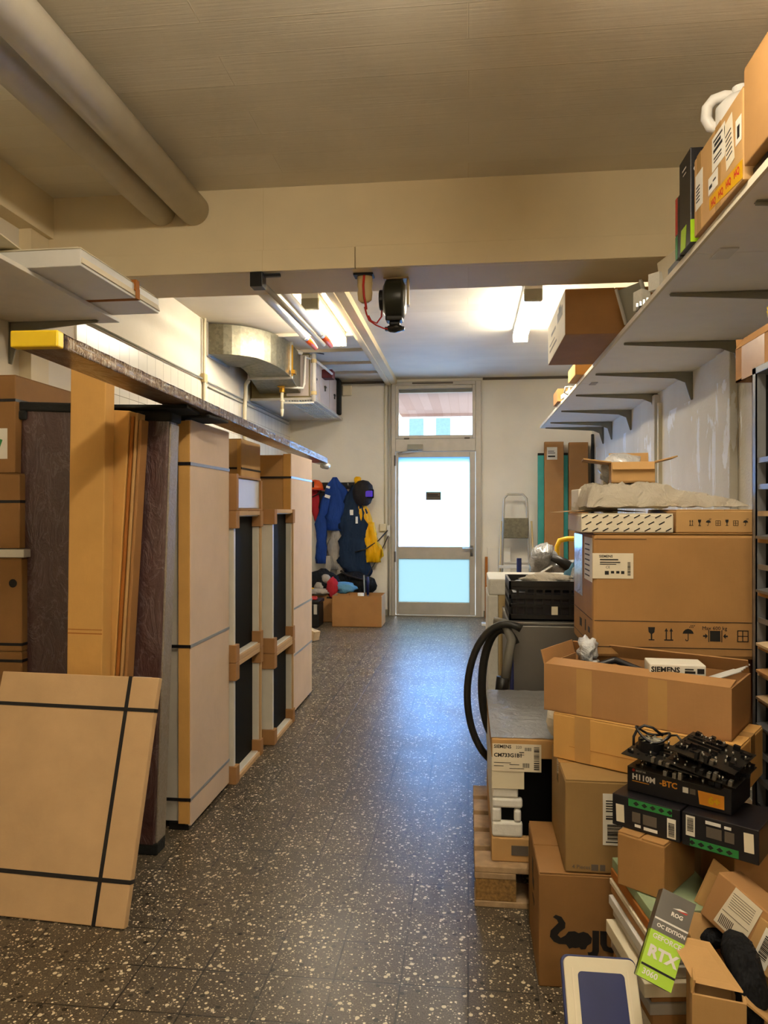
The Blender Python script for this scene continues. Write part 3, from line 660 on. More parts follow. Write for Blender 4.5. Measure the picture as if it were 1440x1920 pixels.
# strapped cabinet
def tall(label, x1, y0, y1, h, w=.55, front='grey_panel', zs=(), strapm='strap', name='wrapped_cabinet'):
    t = thing(name, label, 'wrapped cabinet', (x1,y0,0))
    obj('body', MB().b2((-w,.006,.035),(-.03,y1-y0-.006,h-.01)), front, t, .004)
    obj('side_sheet', MB().b2((-.028,0,.02),(0,y1-y0,h)), 'card_daylit', t, .003)
    obj('edge_board', MB().b2((-.055,-.008,.03),(-.004,-.001,h-.005)), 'card_orange', t, .002)
    for xa, xb in ((-.10,-.01),(-w,-w+.1)):
        for ya, yb in ((0,.08),(y1-y0-.08,y1-y0)): obj('foot', MB().b2((xa,ya,0),(xb,yb,.034)), 'black_plastic', t, .002)
    for z in zs:
        obj('strap', MB().b2((-w-.002,-.0105,z),(.002,-.0085,z+.014)), 'strap', t)
        obj('strap', MB().b2((.0002,-.0085,z),(.002,y1-y0+.002,z+.014)), 'strap_grey', t)
    return t
tall('tall strapped cardboard-clad cabinet, nearest one in the left row', -1.207, 3.155, 3.68, 1.80, .50, 'grey_panel', (.13,.80,1.60))
tall('tall strapped cardboard-clad cabinet, farthest one in the left row', -1.19, 4.95, 5.62, 1.79, .60, 'card', (.40,.72,1.62), )
t = carton('tall brown carton with black strap standing behind the black-fronted units', (-1.66,4.62,0), (.58,.42,1.84), 0, mat='card', name='tall_carton', tape=False)
straps(t, (.58,.42,1.84), zs=(1.66,)); obj('edge_board', MB().b2((.265,-.2165,.02),(.288,-.2105,1.83)), 'card_orange', t, .001)
# open fronted white units with black interiors and cardboard corner guards
def unit(label, x1, y0, y1, z0, z1, th=.14, group='white units with black fronts'):
    t = thing('glass_front_unit', label, 'packed unit', (x1,y0,z0), group=group); L = y1-y0; h = z1-z0
    obj('casing', MB().b2((-th,0,.0),(-.075,L,h)).b2((-.075,0,0),(0,.028,h)).b2((-.075,L-.028,0),(0,L,h)).b2((-.075,.028,0),(0,L-.028,.03)).b2((-.075,.028,h-.03),(0,L-.028,h)), 'white_paint', t, .003)
    obj('black_panel', MB().b2((-.074,.03,.032),(-.035,L-.03,h-.032)), 'black_gloss', t, .002)
    obj('cardboard_rim', MB().b2((-.02,-.0,-.0),(.012,L,.024)).b2((-.02,.0,h-.024),(.012,L,h)).b2((-.03,L-.016,.02),(.010,L+.008,h-.02)), 'card_pale', t, .002)
    for ya, yb in ((-.015,.045),(L-.04,L+.014)):
        for za, zb in ((.0,.09),(h-.09,h)): obj('corner_guard', MB().b2((-th-.006,ya,za),(.017,yb,zb)), 'card_red', t, .003)
    return t
unit('lower white-framed black-fronted unit on the floor right beside the strapped cabinet', -1.195, 3.72, 4.20, 0, .62)
unit('upper white-framed black-fronted unit right beside the strapped cabinet', -1.195, 3.72, 4.20, .622, 1.40)
unit('lower white-framed black-fronted unit on the floor beside the farthest cabinet', -1.165, 4.37, 4.87, 0, .545)
unit('upper white-framed black-fronted unit beside the farthest cabinet', -1.165, 4.37, 4.87, .547, 1.41)
t = thing('white_panel_box', 'small white panel in cardboard frame on top of the nearer black-fronted unit', 'packed panel', (-1.19,3.72,1.402))
obj('panel', MB().b2((-.13,.03,.012),(-.005,.47,.17)), 'white_plastic', t, .003)
obj('frame', MB().b2((-.135,0,0),(.01,.035,.19)).b2((-.135,.465,0),(.008,.49,.17)).b2((-.135,.035,0),(.006,.465,.011)).b2((-.135,.035,.171),(.006,.465,.182)), 'card_red', t, .002)
for y, mat in ((4.215,'black_plastic'),(4.25,'grey_metal'),(4.29,'white_paint')):
    t = tag(obj('side_board', MB().b2((-.30,0,0),(0,.022,1.12)), mat, None, .002, loc=(-1.215,y,0)), {'black_plastic':'black board','grey_metal':'grey board','white_paint':'white board'}[mat]+' standing edge-on between the two pairs of black-fronted units','board')
# wood offcut beyond the row
t = thing('wood_offcut', 'pale wood offcut on the floor past the end of the left row', 'wood', (-1.93,8.05,.0), 60)
obj('plank', MB().box((0,0,.06),(.09,.7,.10), Matrix.Rotation(R(12),4,'X') @ Matrix.Translation((0,0,.075))), 'wood_pale', t, .003)
# long wrapped beam
pA, pB = Vector((-1.124,1.833,1.83)), Vector((-1.312,6.55,1.828)); L = (pB-pA).length
t = thing('wrapped_beam', 'long film-wrapped beam with yellow end lying on top of the left row', 'wrapped beam', mat4=frame(pA, (pB-pA).cross(Vector((0,0,1))), (pB-pA)))
# local: x right, y along, z up
obj('core', MB().b2((-.0635,.0,0),(.0625,L,.034)), 'brown_wrap', t, .004)
mb = MB()
def side(u, v): return Vector((.0635+.004*noise.noise(Vector((u*60,v*4,1))), .032+u*(L-.034), -.001+v*.039+.002*noise.noise(Vector((u*80,v*5,4)))))
obj('film', mb.sheet(side, 200, 6, .0015), 'glint_wrap', t, 0, True)
def topf(u, v): return Vector((-.063+.127*v, .001+u*(L-.002), .0365+.003*noise.noise(Vector((u*70,v*3,9)))))
def lamplit_side(u, v): return Vector((.0665+.006*noise.noise(Vector((u*30,v*4,1))), L-1.7+u*1.7, -.003+v*.044+.004*noise.noise(Vector((u*40,v*5,4)))))
obj('white_film', MB().sheet(lamplit_side, 120, 6, .0015), 'film_white', t, 0, True)  # white sheet stands in for lamplight brightening the beam's far side
obj('top_film', MB().sheet(topf, 160, 6, .0015), 'glint_wrap', t, 0, True)
obj('yellow_end', MB().b2((-.065,-.004,-.003),(.064,.03,.041)), 'yellow_wrap', t, .004)
obj('film_tail', MB().rings([[(-.06,L-.02,.0),(.06,L-.02,0),(.06,L-.02,.035),(-.06,L-.02,.035)],[(-.05,L+.15,.0),(.05,L+.18,-.01),(.04,L+.15,.03),(-.05,L+.15,.03)],[(-.02,L+.36,.0),(.02,L+.36,-.0),(.02,L+.36,.006),(-.02,L+.36,.006)]]).blob((.03,L+.1,-.02),(.05,.09,.03),2,.4,3,5), 'film_white', t, 0, True)
# ================================================================== BACK LEFT CORNER
YW = YB - .002
t = thing('coat_rack', 'dark wooden coat rail with pegs on the back wall', 'coat rack', (-1.72,YW,1.74))
obj('rail', MB().b2((-.42,-.025,-.045),(.40,0,.045)), 'black_plastic', t, .004)
for x in (-.36,-.12,.12,.35): obj('peg', MB().tube([(x,-.02,0),(x,-.075,.0),(x,-.085,.03)],.009,8), 'steel', t, 0, True)
def bpx(px, py, dy): return aty(px, py, YW-dy)
def garment(name, label, secs, mat, group=None, parts=(), dy=0):
    """secs : (pixel-free) world x, z, half width, half depth lofts hanging in front of the wall"""
    t = thing(name, label, 'garment', (secs[0][0], YW-.10-dy, secs[0][1]), group=group)
    x0, z0 = secs[0][0], secs[0][1]
    mb = MB().loft([(x-x0, -.02, z-z0, a, b) for x, z, a, b in dense(secs)][::-1], 26, .42, 11, len(label))
    obj('body', mb, mat, t, 0, True)
    for nm, ss, m in parts:
        obj(nm, MB().loft([(x-x0, -.045, z-z0, a, b) for x, z, a, b in dense(ss)][::-1], 18, .38, 12, len(nm)), m, t, 0, True)
    return t
def dense(ss, k=4):
    o = []
    for a, b in zip(ss, ss[1:]):
        for i in range(k): o.append(tuple(a[j]+(b[j]-a[j])*i/k for j in range(4)))
    return o+[ss[-1]]
G = 'garments on the coat rail'
garment('red_garment', 'red garment hanging at the left end of the coat rail', [(-2.06,1.74,.05,.03),(-2.05,1.55,.07,.04),(-2.0,1.35,.06,.04),(-1.97,1.08,.035,.03)], 'cl_red', G)
t = thing('safety_helmet', 'orange safety helmet hung at the left end of the coat rail', 'helmet', (-2.04,YW-.13,1.72))
obj('shell', MB().lathe([(.001,.10),(.06,.09),(.10,.05),(.115,0),(.12,-.03),(.105,-.035)],(0,0,0),20), 'orange', t, 0, True)
obj('visor_edge', MB().lathe([(.11,-.03),(.135,-.035),(.135,-.045),(.105,-.04)],(0,-.01,0),20), 'red', t); obj('strap', MB().tube([(-.09,-.05,-.03),(-.03,-.08,-.14),(.05,-.07,-.1),(.1,-.04,-.03)],.009,8).b2((-.01,-.125,-.01),(.012,-.105,.07)), 'black_plastic', t)
garment('charcoal_garment', 'charcoal garment hanging between the helmet and the royal blue jacket', [(-1.93,1.66,.04,.03),(-1.92,1.4,.06,.04),(-1.93,1.15,.07,.04)], 'cl_dark', G)
t = garment('blue_jacket', 'royal blue work jacket hanging on the coat rail', [(-1.77,1.85,.025,.02),(-1.77,1.76,.08,.05),(-1.76,1.55,.16,.07),(-1.755,1.32,.14,.08),(-1.74,1.14,.12,.06)], 'cl_blue', G,
   [('sleeve', [(-1.87,1.60,.06,.05),(-1.93,1.30,.075,.06),(-1.95,1.0,.07,.05),(-1.945,.70,.065,.04)], 'cl_blue')], .02)
obj('back_print', MB().box((-.03,-.105,-.15),(.05,.006,.03),Matrix.Rotation(.3,4,'Y')).box((.0,-.115,-.27),(.07,.006,.04),Matrix.Rotation(.3,4,'Y')), 'ink_white', t)
garment('grey_trousers', 'pale grey trousers hanging below the royal blue jacket', [(-1.72,1.16,.09,.05),(-1.74,.9,.12,.055),(-1.77,.62,.12,.05)], 'cl_grey', G, [('leg', [(-1.86,.8,.05,.04),(-1.88,.5,.045,.035),(-1.87,.36,.03,.03)], 'cl_grey'),('leg', [(-1.70,.7,.055,.04),(-1.68,.38,.05,.035),(-1.68,.27,.045,.03)], 'cl_grey')])
garment('red_scarf', 'dark red cloth strip dangling below the grey trousers', [(-1.79,.50,.03,.02),(-1.76,.3,.04,.025),(-1.73,.12,.045,.03),(-1.73,.012,.04,.03)], 'cl_red', G, dy=.02)
t = garment('navy_jacket', 'dark blue jacket hanging between the royal blue jacket and the yellow raincoat', [(-1.50,1.74,.03,.03),(-1.52,1.6,.09,.05),(-1.52,1.3,.16,.08),(-1.51,1.0,.20,.09),(-1.49,.66,.19,.08),(-1.45,.53,.13,.06)], 'cl_navy', G, (), .02)
obj('back_print', MB().box((-.03,-.10,-.36),(.045,.006,.07)).box((.04,-.105,-.46),(.03,.006,.09)), 'ink_white', t)
t = garment('yellow_raincoat', 'yellow raincoat hanging at the right end of the coat rail', [(-1.46,1.78,.035,.03),(-1.45,1.6,.06,.04),(-1.42,1.42,.09,.06),(-1.38,1.2,.11,.07),(-1.33,.98,.14,.07),(-1.31,.80,.17,.07),(-1.34,.72,.14,.06)], 'cl_yellow', G, [('sleeve', [(-1.30,1.25,.06,.04),(-1.24,.95,.06,.04),(-1.21,.72,.055,.035)], 'cl_yellow')], .0)
obj('hood', MB().blob((.0,-.05,.03),(.05,.04,.05),2,.2,3,2), 'cl_yellow', t, 0, True)
t = thing('motorcycle_helmet', 'dark helmet with violet lens hung at the right end of the coat rail', 'helmet', (-1.385,YW-.16,1.64))
obj('shell', MB().lathe([(.001,.17),(.07,.155),(.125,.10),(.14,.02),(.13,-.07),(.10,-.14),(.06,-.17),(.001,-.172)],(0,0,0),24), 'cl_dark', t, 0, True)
obj('lens', MB().box((.05,-.125,-.015),(.10,.03,.085),Matrix.Rotation(.35,4,'Z')), 'violet', t, .012)
obj('lens_frame', MB().box((.05,-.118,-.015),(.14,.02,.12),Matrix.Rotation(.35,4,'Z')), 'black_gloss', t, .02)
t = thing('power_strip', 'white sockets with dark cable on the back wall left of the door', 'socket', (-1.12,YW,1.17))
obj('plate', MB().b2((-.06,-.035,-.04),(.03,0,.06)), 'cream', t, .006); obj('outlet', MB().b2((.035,-.05,-.12),(.085,0,.04)), 'white_plastic', t, .008)
obj('cable', MB().tube([(.05,-.055,-.03),(-.06,-.14,-.16),(-.22,-.24,-.27),(-.36,-.26,-.31)],.008,8).tube([(.06,-.05,-.1),(-.05,-.09,-.35),(-.2,-.2,-.62),(-.42,-.2,-.90)],.006,8), 'black_plastic', t, 0, True)
t = thing('wall_post', 'slim grey conduits running down the back wall beside the left door frame', 'conduit', (-1.06,YW,0))
obj('conduit', MB().cyl((0,-.014,0),(0,-.014,3.13),.013,10), 'grey_panel', t, 0, True); obj('conduit', MB().cyl((-.05,-.012,.9),(-.05,-.012,3.13),.011,10), 'cream', t, 0, True)
# floor pile there
t = carton('open brown carton with tools on the floor left of the glass door', (-1.335,9.10,0), (.60,.40,.375), 0, mat='card_dark', flaps={'right':(-75,.001)})
obj('side_panel', MB().b2((.3005,-.2,.01),(.3035,.2,.374)), 'card_pale', t)
t = carton('brown carton half hidden behind the open carton by the door', (-1.72,9.42,0), (.46,.34,.36), 0, mat='card_dark', flaps={})
obj('print', MB().box((.0,-.1705,.31),(.10,.0008,.022)), 'ink', t)
t = thing('blue_tool', 'blue handled tool poking out of the open carton by the door', 'tool', (-1.23,9.12,.008)); obj('handle', MB().tube([(0,0,.36),(.0,0,.52),(-.005,.0,.58)],.017,10), 'blue', t, 0, True); obj('shaft', MB().cyl((0,0,0),(0,0,.37),.012,10).tube([(-.03,.01,.0),(-.04,.0,.35),(-.05,.0,.6)],.009,8), 'steel', t)
tag(obj('cup', MB().lathe([(.0,0),(.035,0),(.04,.10),(.036,.10),(.032,.005),(0,.005)],(0,0,0),20), 'white_plastic', None, 0, True, loc=(-1.30,9.0,.30)), 'white cup on top of the things in the open carton by the door', 'cup')
tag(obj('tool_bag', MB().blob((0,0,.13),(.24,.12,.15),3,.25,2.5,8), 'cl_black', None, 0, True, loc=(-1.34,9.16,.02)), 'dark stuff filling the open carton by the door', 'bag')
t = thing('tool_box', 'black tool box with red lid on the floor in the back left corner', 'tool box', (-2.03,8.95,0))
obj('body', MB().box((0,0,.14),(.50,.30,.28)), 'black_plastic', t, .015); obj('lid', MB().box((0,0,.305),(.52,.32,.045)), 'black_plastic', t, .012); obj('handle', MB().b2((-.2,-.03,.33),(.2,.03,.36)).b2((.10,-.14,.33),(.22,-.04,.35)), 'red', t, .01)
obj('latch', MB().b2((.19,-.16,.16),(.23,-.15,.28)), 'grey_panel', t, .003)
t = thing('backpack', 'black rucksack with white and yellow patches on the pile in the back left corner', 'bag', (-1.88,9.45,.30))
obj('body', MB().blob((0,0,.16),(.24,.15,.19),3,.2,2,4), 'cl_black', t, 0, True); obj('patch', MB().blob((.0,-.15,.14),(.06,.03,.06),2,.3,4,6).blob((.09,-.13,.24),(.06,.03,.06),2,.3,4,9), 'cl_grey', t, 0, True); obj('yellow_patch', MB().box((-.09,-.16,.07),(.07,.03,.06),Matrix.Rotation(.3,4,'Y')), 'cl_yellow', t, .01)
t = thing('duffel_bag', 'black duffel bag lying behind the open carton under the raincoat', 'bag', (-1.50,9.72,.22)); obj('body', MB().blob((0,0,.20),(.30,.14,.18),3,.18,2,11), 'cl_black', t, 0, True); obj('handle', MB().tube([(-.15,-.12,.40),(-.05,-.16,.34),(.1,-.15,.3),(.22,-.12,.28)],.014,8), 'cl_dark', t, 0, True)
tag(obj('blue_cloth', MB().blob((0,0,.07),(.16,.11,.08),3,.35,3,5), 'cl_teal', None, 0, True, loc=(-1.58,9.36,.345)), 'crumpled pale blue cloth beside the rucksack', 'cloth')
tag(obj('white_rag', MB().blob((0,0,.035),(.14,.10,.045),3,.35,3,15), 'cl_grey', None, 0, True, loc=(-1.86,9.28,.345)), 'crumpled light rag in front of the rucksack', 'cloth')
tag(obj('pink_cloth', MB().blob((0,0,.09),(.07,.06,.13),3,.3,3,25), 'cl_red', None, 0, True, loc=(-1.70,9.27,.345)), 'crumpled red cloth between the rucksack and the pale blue cloth', 'cloth')

# ================================================================== RIGHT SHELF
XF = .862
t = thing('wall_shelf', 'long white shelf running along the right wall on steel brackets', 'shelf', (0,0,2.40))
for a, b in ((-1.2,3.02),(3.023,6.0),(6.003,9.2)):
    o = obj('board', MB().b2((XF+.014,a,0),(XR-.002,b,.022)), 'shelf_white', t); obj('front_edge', MB().b2((XF,a,-.002),(XF+.013,b,.024)), 'paper_warm', o)
for y in (.5,1.5,2.53,3.56,4.58,5.58,6.58,7.6,8.59,9.12): bracket(t, y, XR-.001, XF+.06, -.001, 1, 'bracket', .2)
obj('joint_plate', MB().b2((.95,2.96,-.006),(1.02,3.08,-.0005)), 'white_plastic', t); obj('joint_plate', MB().b2((.95,6.0-.06,-.005),(1.0,6.06,-.0005)), 'steel', t)
zs = 2.4245
# near honey carton on a dark tray
t = thing('black_tray', 'black flat tray under the honey-coloured carton on the right shelf', 'tray', (1.12,2.05,zs)); obj('tray', MB().b2((-.25,-.5,0),(.2,.36,.03)), 'black_plastic', t, .004)
t = carton('large honey-coloured carton nearest on the right shelf, at the picture corner', (1.10,1.94,zs+.031), (.52,.92,.30), 0, mat='card_brown_shade')
obj('tape', MB().box((.30,.12,.0003),(.05,.2,.0008), fm((.52,.92,.30),'left')), 'tape_clear', t)
# taped carton with labels
sz = (.50,.50,.29)
t = carton('taped carton covered with shipping labels on the right shelf, beside the honey-coloured one', (1.094,2.67,zs+.001), sz, 0, mat='card', tape=False)
L_ = fm(sz,'left')
obj('tape', MB().box((.27,.145,.0003),(.055,.29,.0008), L_).box((.06,.145,.0003),(.05,.29,.0008), L_), 'tape_clear', t)
y_ = obj('yellow_tape', MB().prism([(.18,.03),(.499,.005),(.499,.065),(.18,.075)],.0004,.0012,L_), 'tape_yellow', t)
for i, s in enumerate(('HQ','HQ','HQ','HQ')): text(y_, L_ @ Matrix.Translation((0,0,.0007)), s, .20+.075*i, .034, .032, 'ink_red', .001)
sticker(t, L_, .02,.09,.085,.13,'paper',0,[(.1,.2+.1*i,.5,.04) for i in range(5)],name='shipping_label')
sticker(t, L_, .21,.15,.13,.115,'paper',0,[(.15,.3,.6,.05),(.15,.2,.6,.04),(.12,.5,.7,.10),(.2,.66,.5,.10),(.12,.82,.7,.06)],name='shipping_label')
sticker(t, L_, .17,.085,.10,.06,'paper',0,[(.1,.3,.3,.2),(.5,.5,.3,.1)],name='shipping_label')
sticker(t, L_, .355,.09,.075,.16,'paper_warm',8,[(.1,.2+.1*i,.7,.03) for i in range(6)],name='shipping_label')
sticker(t, L_, .44,.13,.05,.08,'paper',0,[(.3,.2,.4,.5)],name='shipping_label')
t = thing('canister', 'small white plastic canister with handle on top of the labelled carton', 'canister', (.97,2.80,zs+.293))
obj('body', MB().loft([(0,0,0,.08,.065),(0,0,.01,.085,.07),(0,0,.13,.085,.07),(0,0,.165,.05,.05),(0,0,.175,.028,.028)],24), 'white_plastic', t, 0, True); obj('cap', MB().cyl((0,0,.175),(0,0,.20),.03,20), 'white_plastic', t, .003); obj('handle', MB().tube([(-.01,.01,.172),(-.05,.02,.182),(-.085,.03,.175),(-.105,.035,.15),(-.108,.035,.11),(-.095,.03,.08),(-.06,.02,.06)],.02,12), 'white_plastic', t, 0, True)
# graphics card boxes
def gbox(name, label, loc, sz, mat, rz=0, **k):
    t = thing(name, label, 'box', loc, rz, **k); obj('body', MB().box((0,0,sz[2]/2), sz), mat, t, .003); return t
sz = (.30,.15,.36); t = gbox('graphics_card_box', 'charcoal graphics card box standing upright beside the labelled carton', (.99,3.03,zs), sz, 'black_card')
L_ = fm(sz,'left'); F_ = fm(sz,'front')
obj('lime_corner', MB().prism([(.02,.0),(.085,.0),(.10,.085),(.03,.085)],.0003,.0012,L_).prism([(.0,.0),(.035,.0),(.05,.09),(0,.085)],.0003,.0012,F_), 'lime', t)
text(t, F_, 'GEFORCE', .01,.27,.026,'ink_white')
obj('print', MB().box((.075,.29,.0006),(.04,.004,.0006),L_).box((.07,.31,.0006),(.05,.006,.0006),L_), 'ink_white', t)
sz = (.26,.055,.25); t = gbox('graphics_card_box', 'narrow graphics card box with red and green edge behind the charcoal one', (.975,3.15,zs), sz, 'black_card')
L_ = fm(sz,'left'); obj('red_band', MB().b2((.0,.10,.0003),(.03,.25,.001),L_), 'red', t); obj('green_band', MB().b2((.0,.0,.0003),(.03,.095,.001),L_), 'green_print', t)
sz = (.22,.19,.035); gbox('flat_box', 'flat black box lying at the foot of the graphics card boxes', (.98,3.30,zs), sz, 'black_card')
# foam and metal bits at the edge
t = thing('foam_piece', 'cream L-shaped foam piece at the shelf edge before the hanging carton', 'foam', (.93,3.95,zs), 20); obj('piece', MB().prism([(0,0),(.16,0),(.16,.02),(.06,.03),(.05,.09),(0,.10)],-.04,.04,frame((-.08,0,0),(1,0,0),(0,0,1))), 'foam_white', t, .005)
t = thing('foam_piece', 'upright thin foam board leaning behind the shelf edge pieces', 'foam', (1.0,3.76,zs), 10, 0, -8); obj('piece', MB().b2((-.01,-.12,0),(.012,.12,.22)), 'paper_warm', t, .003)
t = thing('cover_plate', 'dark metal cover leaning on the small parts at the shelf edge', 'metal part', (.92,4.16,zs+.005), 30, 0, -20); obj('plate', MB().b2((-.008,-.09,0),(.008,.09,.19)), 'grey_metal', t, .003); 
for a_ in (-.10,.085): obj('rim', MB().b2((-.02,a_,0),(-.008,a_+.015,.20)), 'grey_panel', t, .002)
t = thing('profile_strips', 'bundle of grey metal profile strips at the shelf edge', 'metal part', (.90,4.02,zs), -12)
for k in range(4): obj('strip', MB().b2((-.03+.016*k,-.16,.0+.004*k),(-.018+.016*k,.18,.02+.008*k)), 'steel', t, .001)
t = thing('white_bracket', 'small white folded bracket lying at the shelf edge', 'metal part', (.90,3.62,zs), 40); obj('piece', MB().prism([(0,0),(.12,0),(.12,.01),(.05,.012),(.02,.08),(0,.08)],-.03,.03,frame((-.06,0,0),(1,0,0),(0,0,1))), 'foam_white', t, .002)
t = thing('white_bracket', 'grey box-like part standing behind the small parts on the shelf', 'metal part', (1.06,3.95,zs), 5); obj('piece', MB().b2((-.06,-.05,0),(.06,.05,.17)), 'grey_panel', t, .004)
# hanging carton
sz = (.56,.92,.265)
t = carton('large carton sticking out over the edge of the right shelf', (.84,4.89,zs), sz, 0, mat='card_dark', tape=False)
L_ = fm(sz,'left'); obj('side_panel', MB().b2((.002,.002,.0002),(.918,.262,.0012),L_), 'cream', t)
obj('print', MB().b2((.1,.06,.0012),(.5,.075,.0018),L_).b2((.1,.10,.0012),(.4,.11,.0018),L_).b2((.55,.15,.0012),(.8,.21,.0018),L_).b2((.2,.15,.0012),(.45,.17,.0018),L_), 'ink_grey', t); obj('hole', MB().b2((.62,.19,.0012),(.72,.235,.002),L_), 'ink', t)
carton('small carton lit from beyond, behind the overhanging one on the right shelf', (.98,5.95,zs), (.36,.4,.10), 0, mat='card_orange')
t = thing('wire_holder', 'small white wire part hanging over the shelf edge', 'metal part', (.845,6.35,zs), 0); obj('wire', MB().tube([(.02,0,.008),(-.04,0,.008),(-.05,0,-.04),(-.02,.03,-.05),(.0,.05,.01)],.007,8), 'white_plastic', t, 0, True)
carton('small brown carton near the far end of the right shelf', (.98,7.3,zs), (.3,.35,.12), 0, mat='card_dark')
t = thing('paper_stack', 'small stack of papers at the far end of the right shelf', 'papers', (.97,6.86,zs), 6); obj('sheets', MB().b2((-.11,-.15,0),(.1,.15,.04)), 'paper', t, .002)

# ================================================================== FAR RIGHT, BACK WALL
def panel_box(label, px0, px1, ztop, y, th, **k):
    a, b = aty(px0, 900, y).x, aty(px1, 900, y).x
    t = carton(label, ((a+b)/2, y+th/2, 0), (b-a, th, ztop), 0, mat='card_red', name='tall_carton', tape=False, group='tall cartons on the back wall', **k); return t, (b-a, th, ztop)
t, sz = panel_box('left of two tall flat cartons with teal foam on the back wall, with white label', 1021, 1057, 2.29, 9.78, .09)
sticker(t, fm(sz,'front'), .03, 2.06, .13, .16, 'paper', 0, [(.1,.2,.7,.12),(.1,.5,.7,.05),(.1,.65,.6,.05)])
t, sz = panel_box('right of two tall flat cartons with teal foam on the back wall, beside the corner', 1067, 1103, 2.28, 9.78, .09)
for px0, px1, lab in ((1009,1021,'left'),(1056,1066,'right')):
    a, b = aty(px0,900,9.8).x, aty(px1,900,9.8).x
    t = thing('foam_strip', lab+' strip of teal foam beside the tall flat cartons', 'foam', (a+.002,9.84,0), group='teal foam strips'); obj('strip', MB().b2((0,0,0),(b-a-.004,.06,2.12)), 'teal', t, .004); obj('cap', MB().b2((0,0,2.12),(b-a-.004,.06,2.15)), 'black_foam', t)
tag(obj('corner_post', MB().b2((0,0,0),(.03,.05,2.38)), 'black_plastic', None, .003, loc=(1.56,9.75,0)), 'black upright in the back right corner below the shelf', 'post')
# step ladder
t = thing('step_ladder', 'folding aluminium step ladder leaning against the back wall right of the door', 'ladder', (.61,9.60,0))
def lx(z): return .215-.035*z
rail = MB()
obj('hoop', MB().tube([(-.20,-.03,0),(-.155,.14,1.45),(-.15,.155,1.56),(-.10,.16,1.615),(.09,.16,1.615),(.135,.155,1.56),(.14,.14,1.45),(.19,-.03,0)],.014,10), 'alu', t, 0, True)
for z, d in ((1.05,.26),(.72,.22),(.40,.2)):
    y = -.03+.17*z/1.6; obj('step', MB().b2((-.16,y-.01-.02,z-d*.0),(.15,y+.015,z+(.26 if z == 1.05 else .03))), 'alu' if z < 1 else 'galv', t, .006)
for sgn in (-1,1): obj('leg', MB().tube([(sgn*.235,-.17,0),(sgn*.19,.06,1.27)],.012,8), 'beige', t, 0, True)
obj('cross_bar', MB().b2((-.23,-.13,.68),(.22,-.10,.715)), 'white_plastic', t, .003)
t = thing('blue_tube', 'blue tube standing in front of the step ladder', 'tube', (.62,9.30,0)); obj('tube', MB().cyl((0,0,0),(0,0,.82),.03,16), 'blue', t, .004)
t = thing('wooden_slat', 'narrow wooden slat leaning by the right door frame', 'wood', (.235,9.88,0)); obj('slat', MB().b2((-.018,-.03,0),(.018,.0,.80)), 'card_edge', t, .003)
t = thing('white_board', 'low cream board leaning on the back wall behind the slat', 'board', (.35,9.915,0)); obj('board', MB().b2((-.10,-.02,0),(.20,.02,.92)), 'wall_back', t, .004)
t = thing('threshold_strip', 'short white strip lying on the floor before the door frame', 'strip', (.28,9.22,0)); obj('strip', MB().b2((-.12,-.05,0),(.14,.05,.03)), 'white_plastic', t, .004)
# hand truck, wrapped tool
t = thing('hand_truck', 'yellow tubular handle of a hand truck standing behind the black crate', 'hand truck', (.925,6.42,0))
obj('frame', MB().tube([(-.18,0,.05),(-.18,0,1.10),(-.16,.0,1.15),(-.10,0,1.165),(.12,0,1.165),(.18,0,1.14),(.19,0,1.08),(.19,0,.05)],.022,12), 'yellow', t, 0, True)
obj('cross_bar', MB().cyl((-.18,0,.5),(.19,0,.5),.015,10).cyl((-.18,0,.8),(.19,0,.8),.015,10), 'yellow', t); obj('toe_plate', MB().b2((-.2,-.2,.0),(.2,.02,.012)), 'grey_metal', t)
for s in (-1,1): obj('wheel', MB().cyl((s*.21,.08,.12),(s*.26,.08,.12),.12,24), 'black_plastic', t, .01)
carton('plain carton standing behind the black crate, under the wrapped tool', (.74,6.12,0), (.40,.34,.86), 0, mat='card_dark')
t = thing('wrapped_tool', 'grey film-wrapped bundle with a black and yellow tool behind the crate', 'tool', (.66,6.12,.865))
obj('film', MB().blob((-.06,0,.12),(.11,.09,.15),3,.45,3,3).blob((.12,.0,.06),(.24,.08,.08),3,.35,3,6), 'film_grey', t, 0, True); obj('grip', MB().tube([(.0,-.1,.17),(.1,-.12,.12),(.22,-.12,.02)],[.03,.04,.045],12), 'black_plastic', t, 0, True); obj('yellow_end', MB().tube([(.20,-.12,.03),(.30,-.12,-.0)],[.045,.05],12), 'yellow', t, 0, True); obj('rod', MB().tube([(.0,-.1,.10),(-.14,-.12,.012)],.012,8), 'steel', t)

# ================================================================== MACHINE, CRATE, HOSES
t = thing('cream_unit', 'cream packed appliance with polystyrene edge behind the black hoses', 'packed unit', (.36,4.55,0))
obj('body', MB().box((.02,0,.5),(.42,.48,.98)), 'beige', t, .006); obj('top_pad', MB().b2((-.245,-.25,.92),(.24,.25,1.012)), 'foam_white', t, .01); obj('edge_pad', MB().b2((-.25,-.25,0),(-.19,.25,.92)), 'foam_white', t, .008)
F_ = frame((-.19,-.2405,0),(1,0,0),(0,0,1)); obj('print', MB().b2((.06,.70,.0002),(.13,.725,.001),F_).b2((.06,.63,.0002),(.09,.67,.001),F_).b2((.11,.62,.0002),(.14,.67,.001),F_).b2((.04,.1,.0002),(.10,.45,.001),F_), 'ink', t)
t = thing('grey_machine', 'grey sheet-steel appliance standing on the floor under the black crate', 'appliance', (.49,3.93,0))
obj('body', MB().box((0,0,.435),(.60,.58,.83)), 'machine', t, .006); obj('top', MB().b2((-.302,-.292,.851),(.302,.292,.866)), 'machine', t, .003); obj('plinth', MB().b2((-.28,-.27,0),(.28,.27,.02)), 'black_plastic', t)
obj('seam', MB().b2((-.3,-.2915,.30),(.3,-.2905,.304)), 'ink', t)
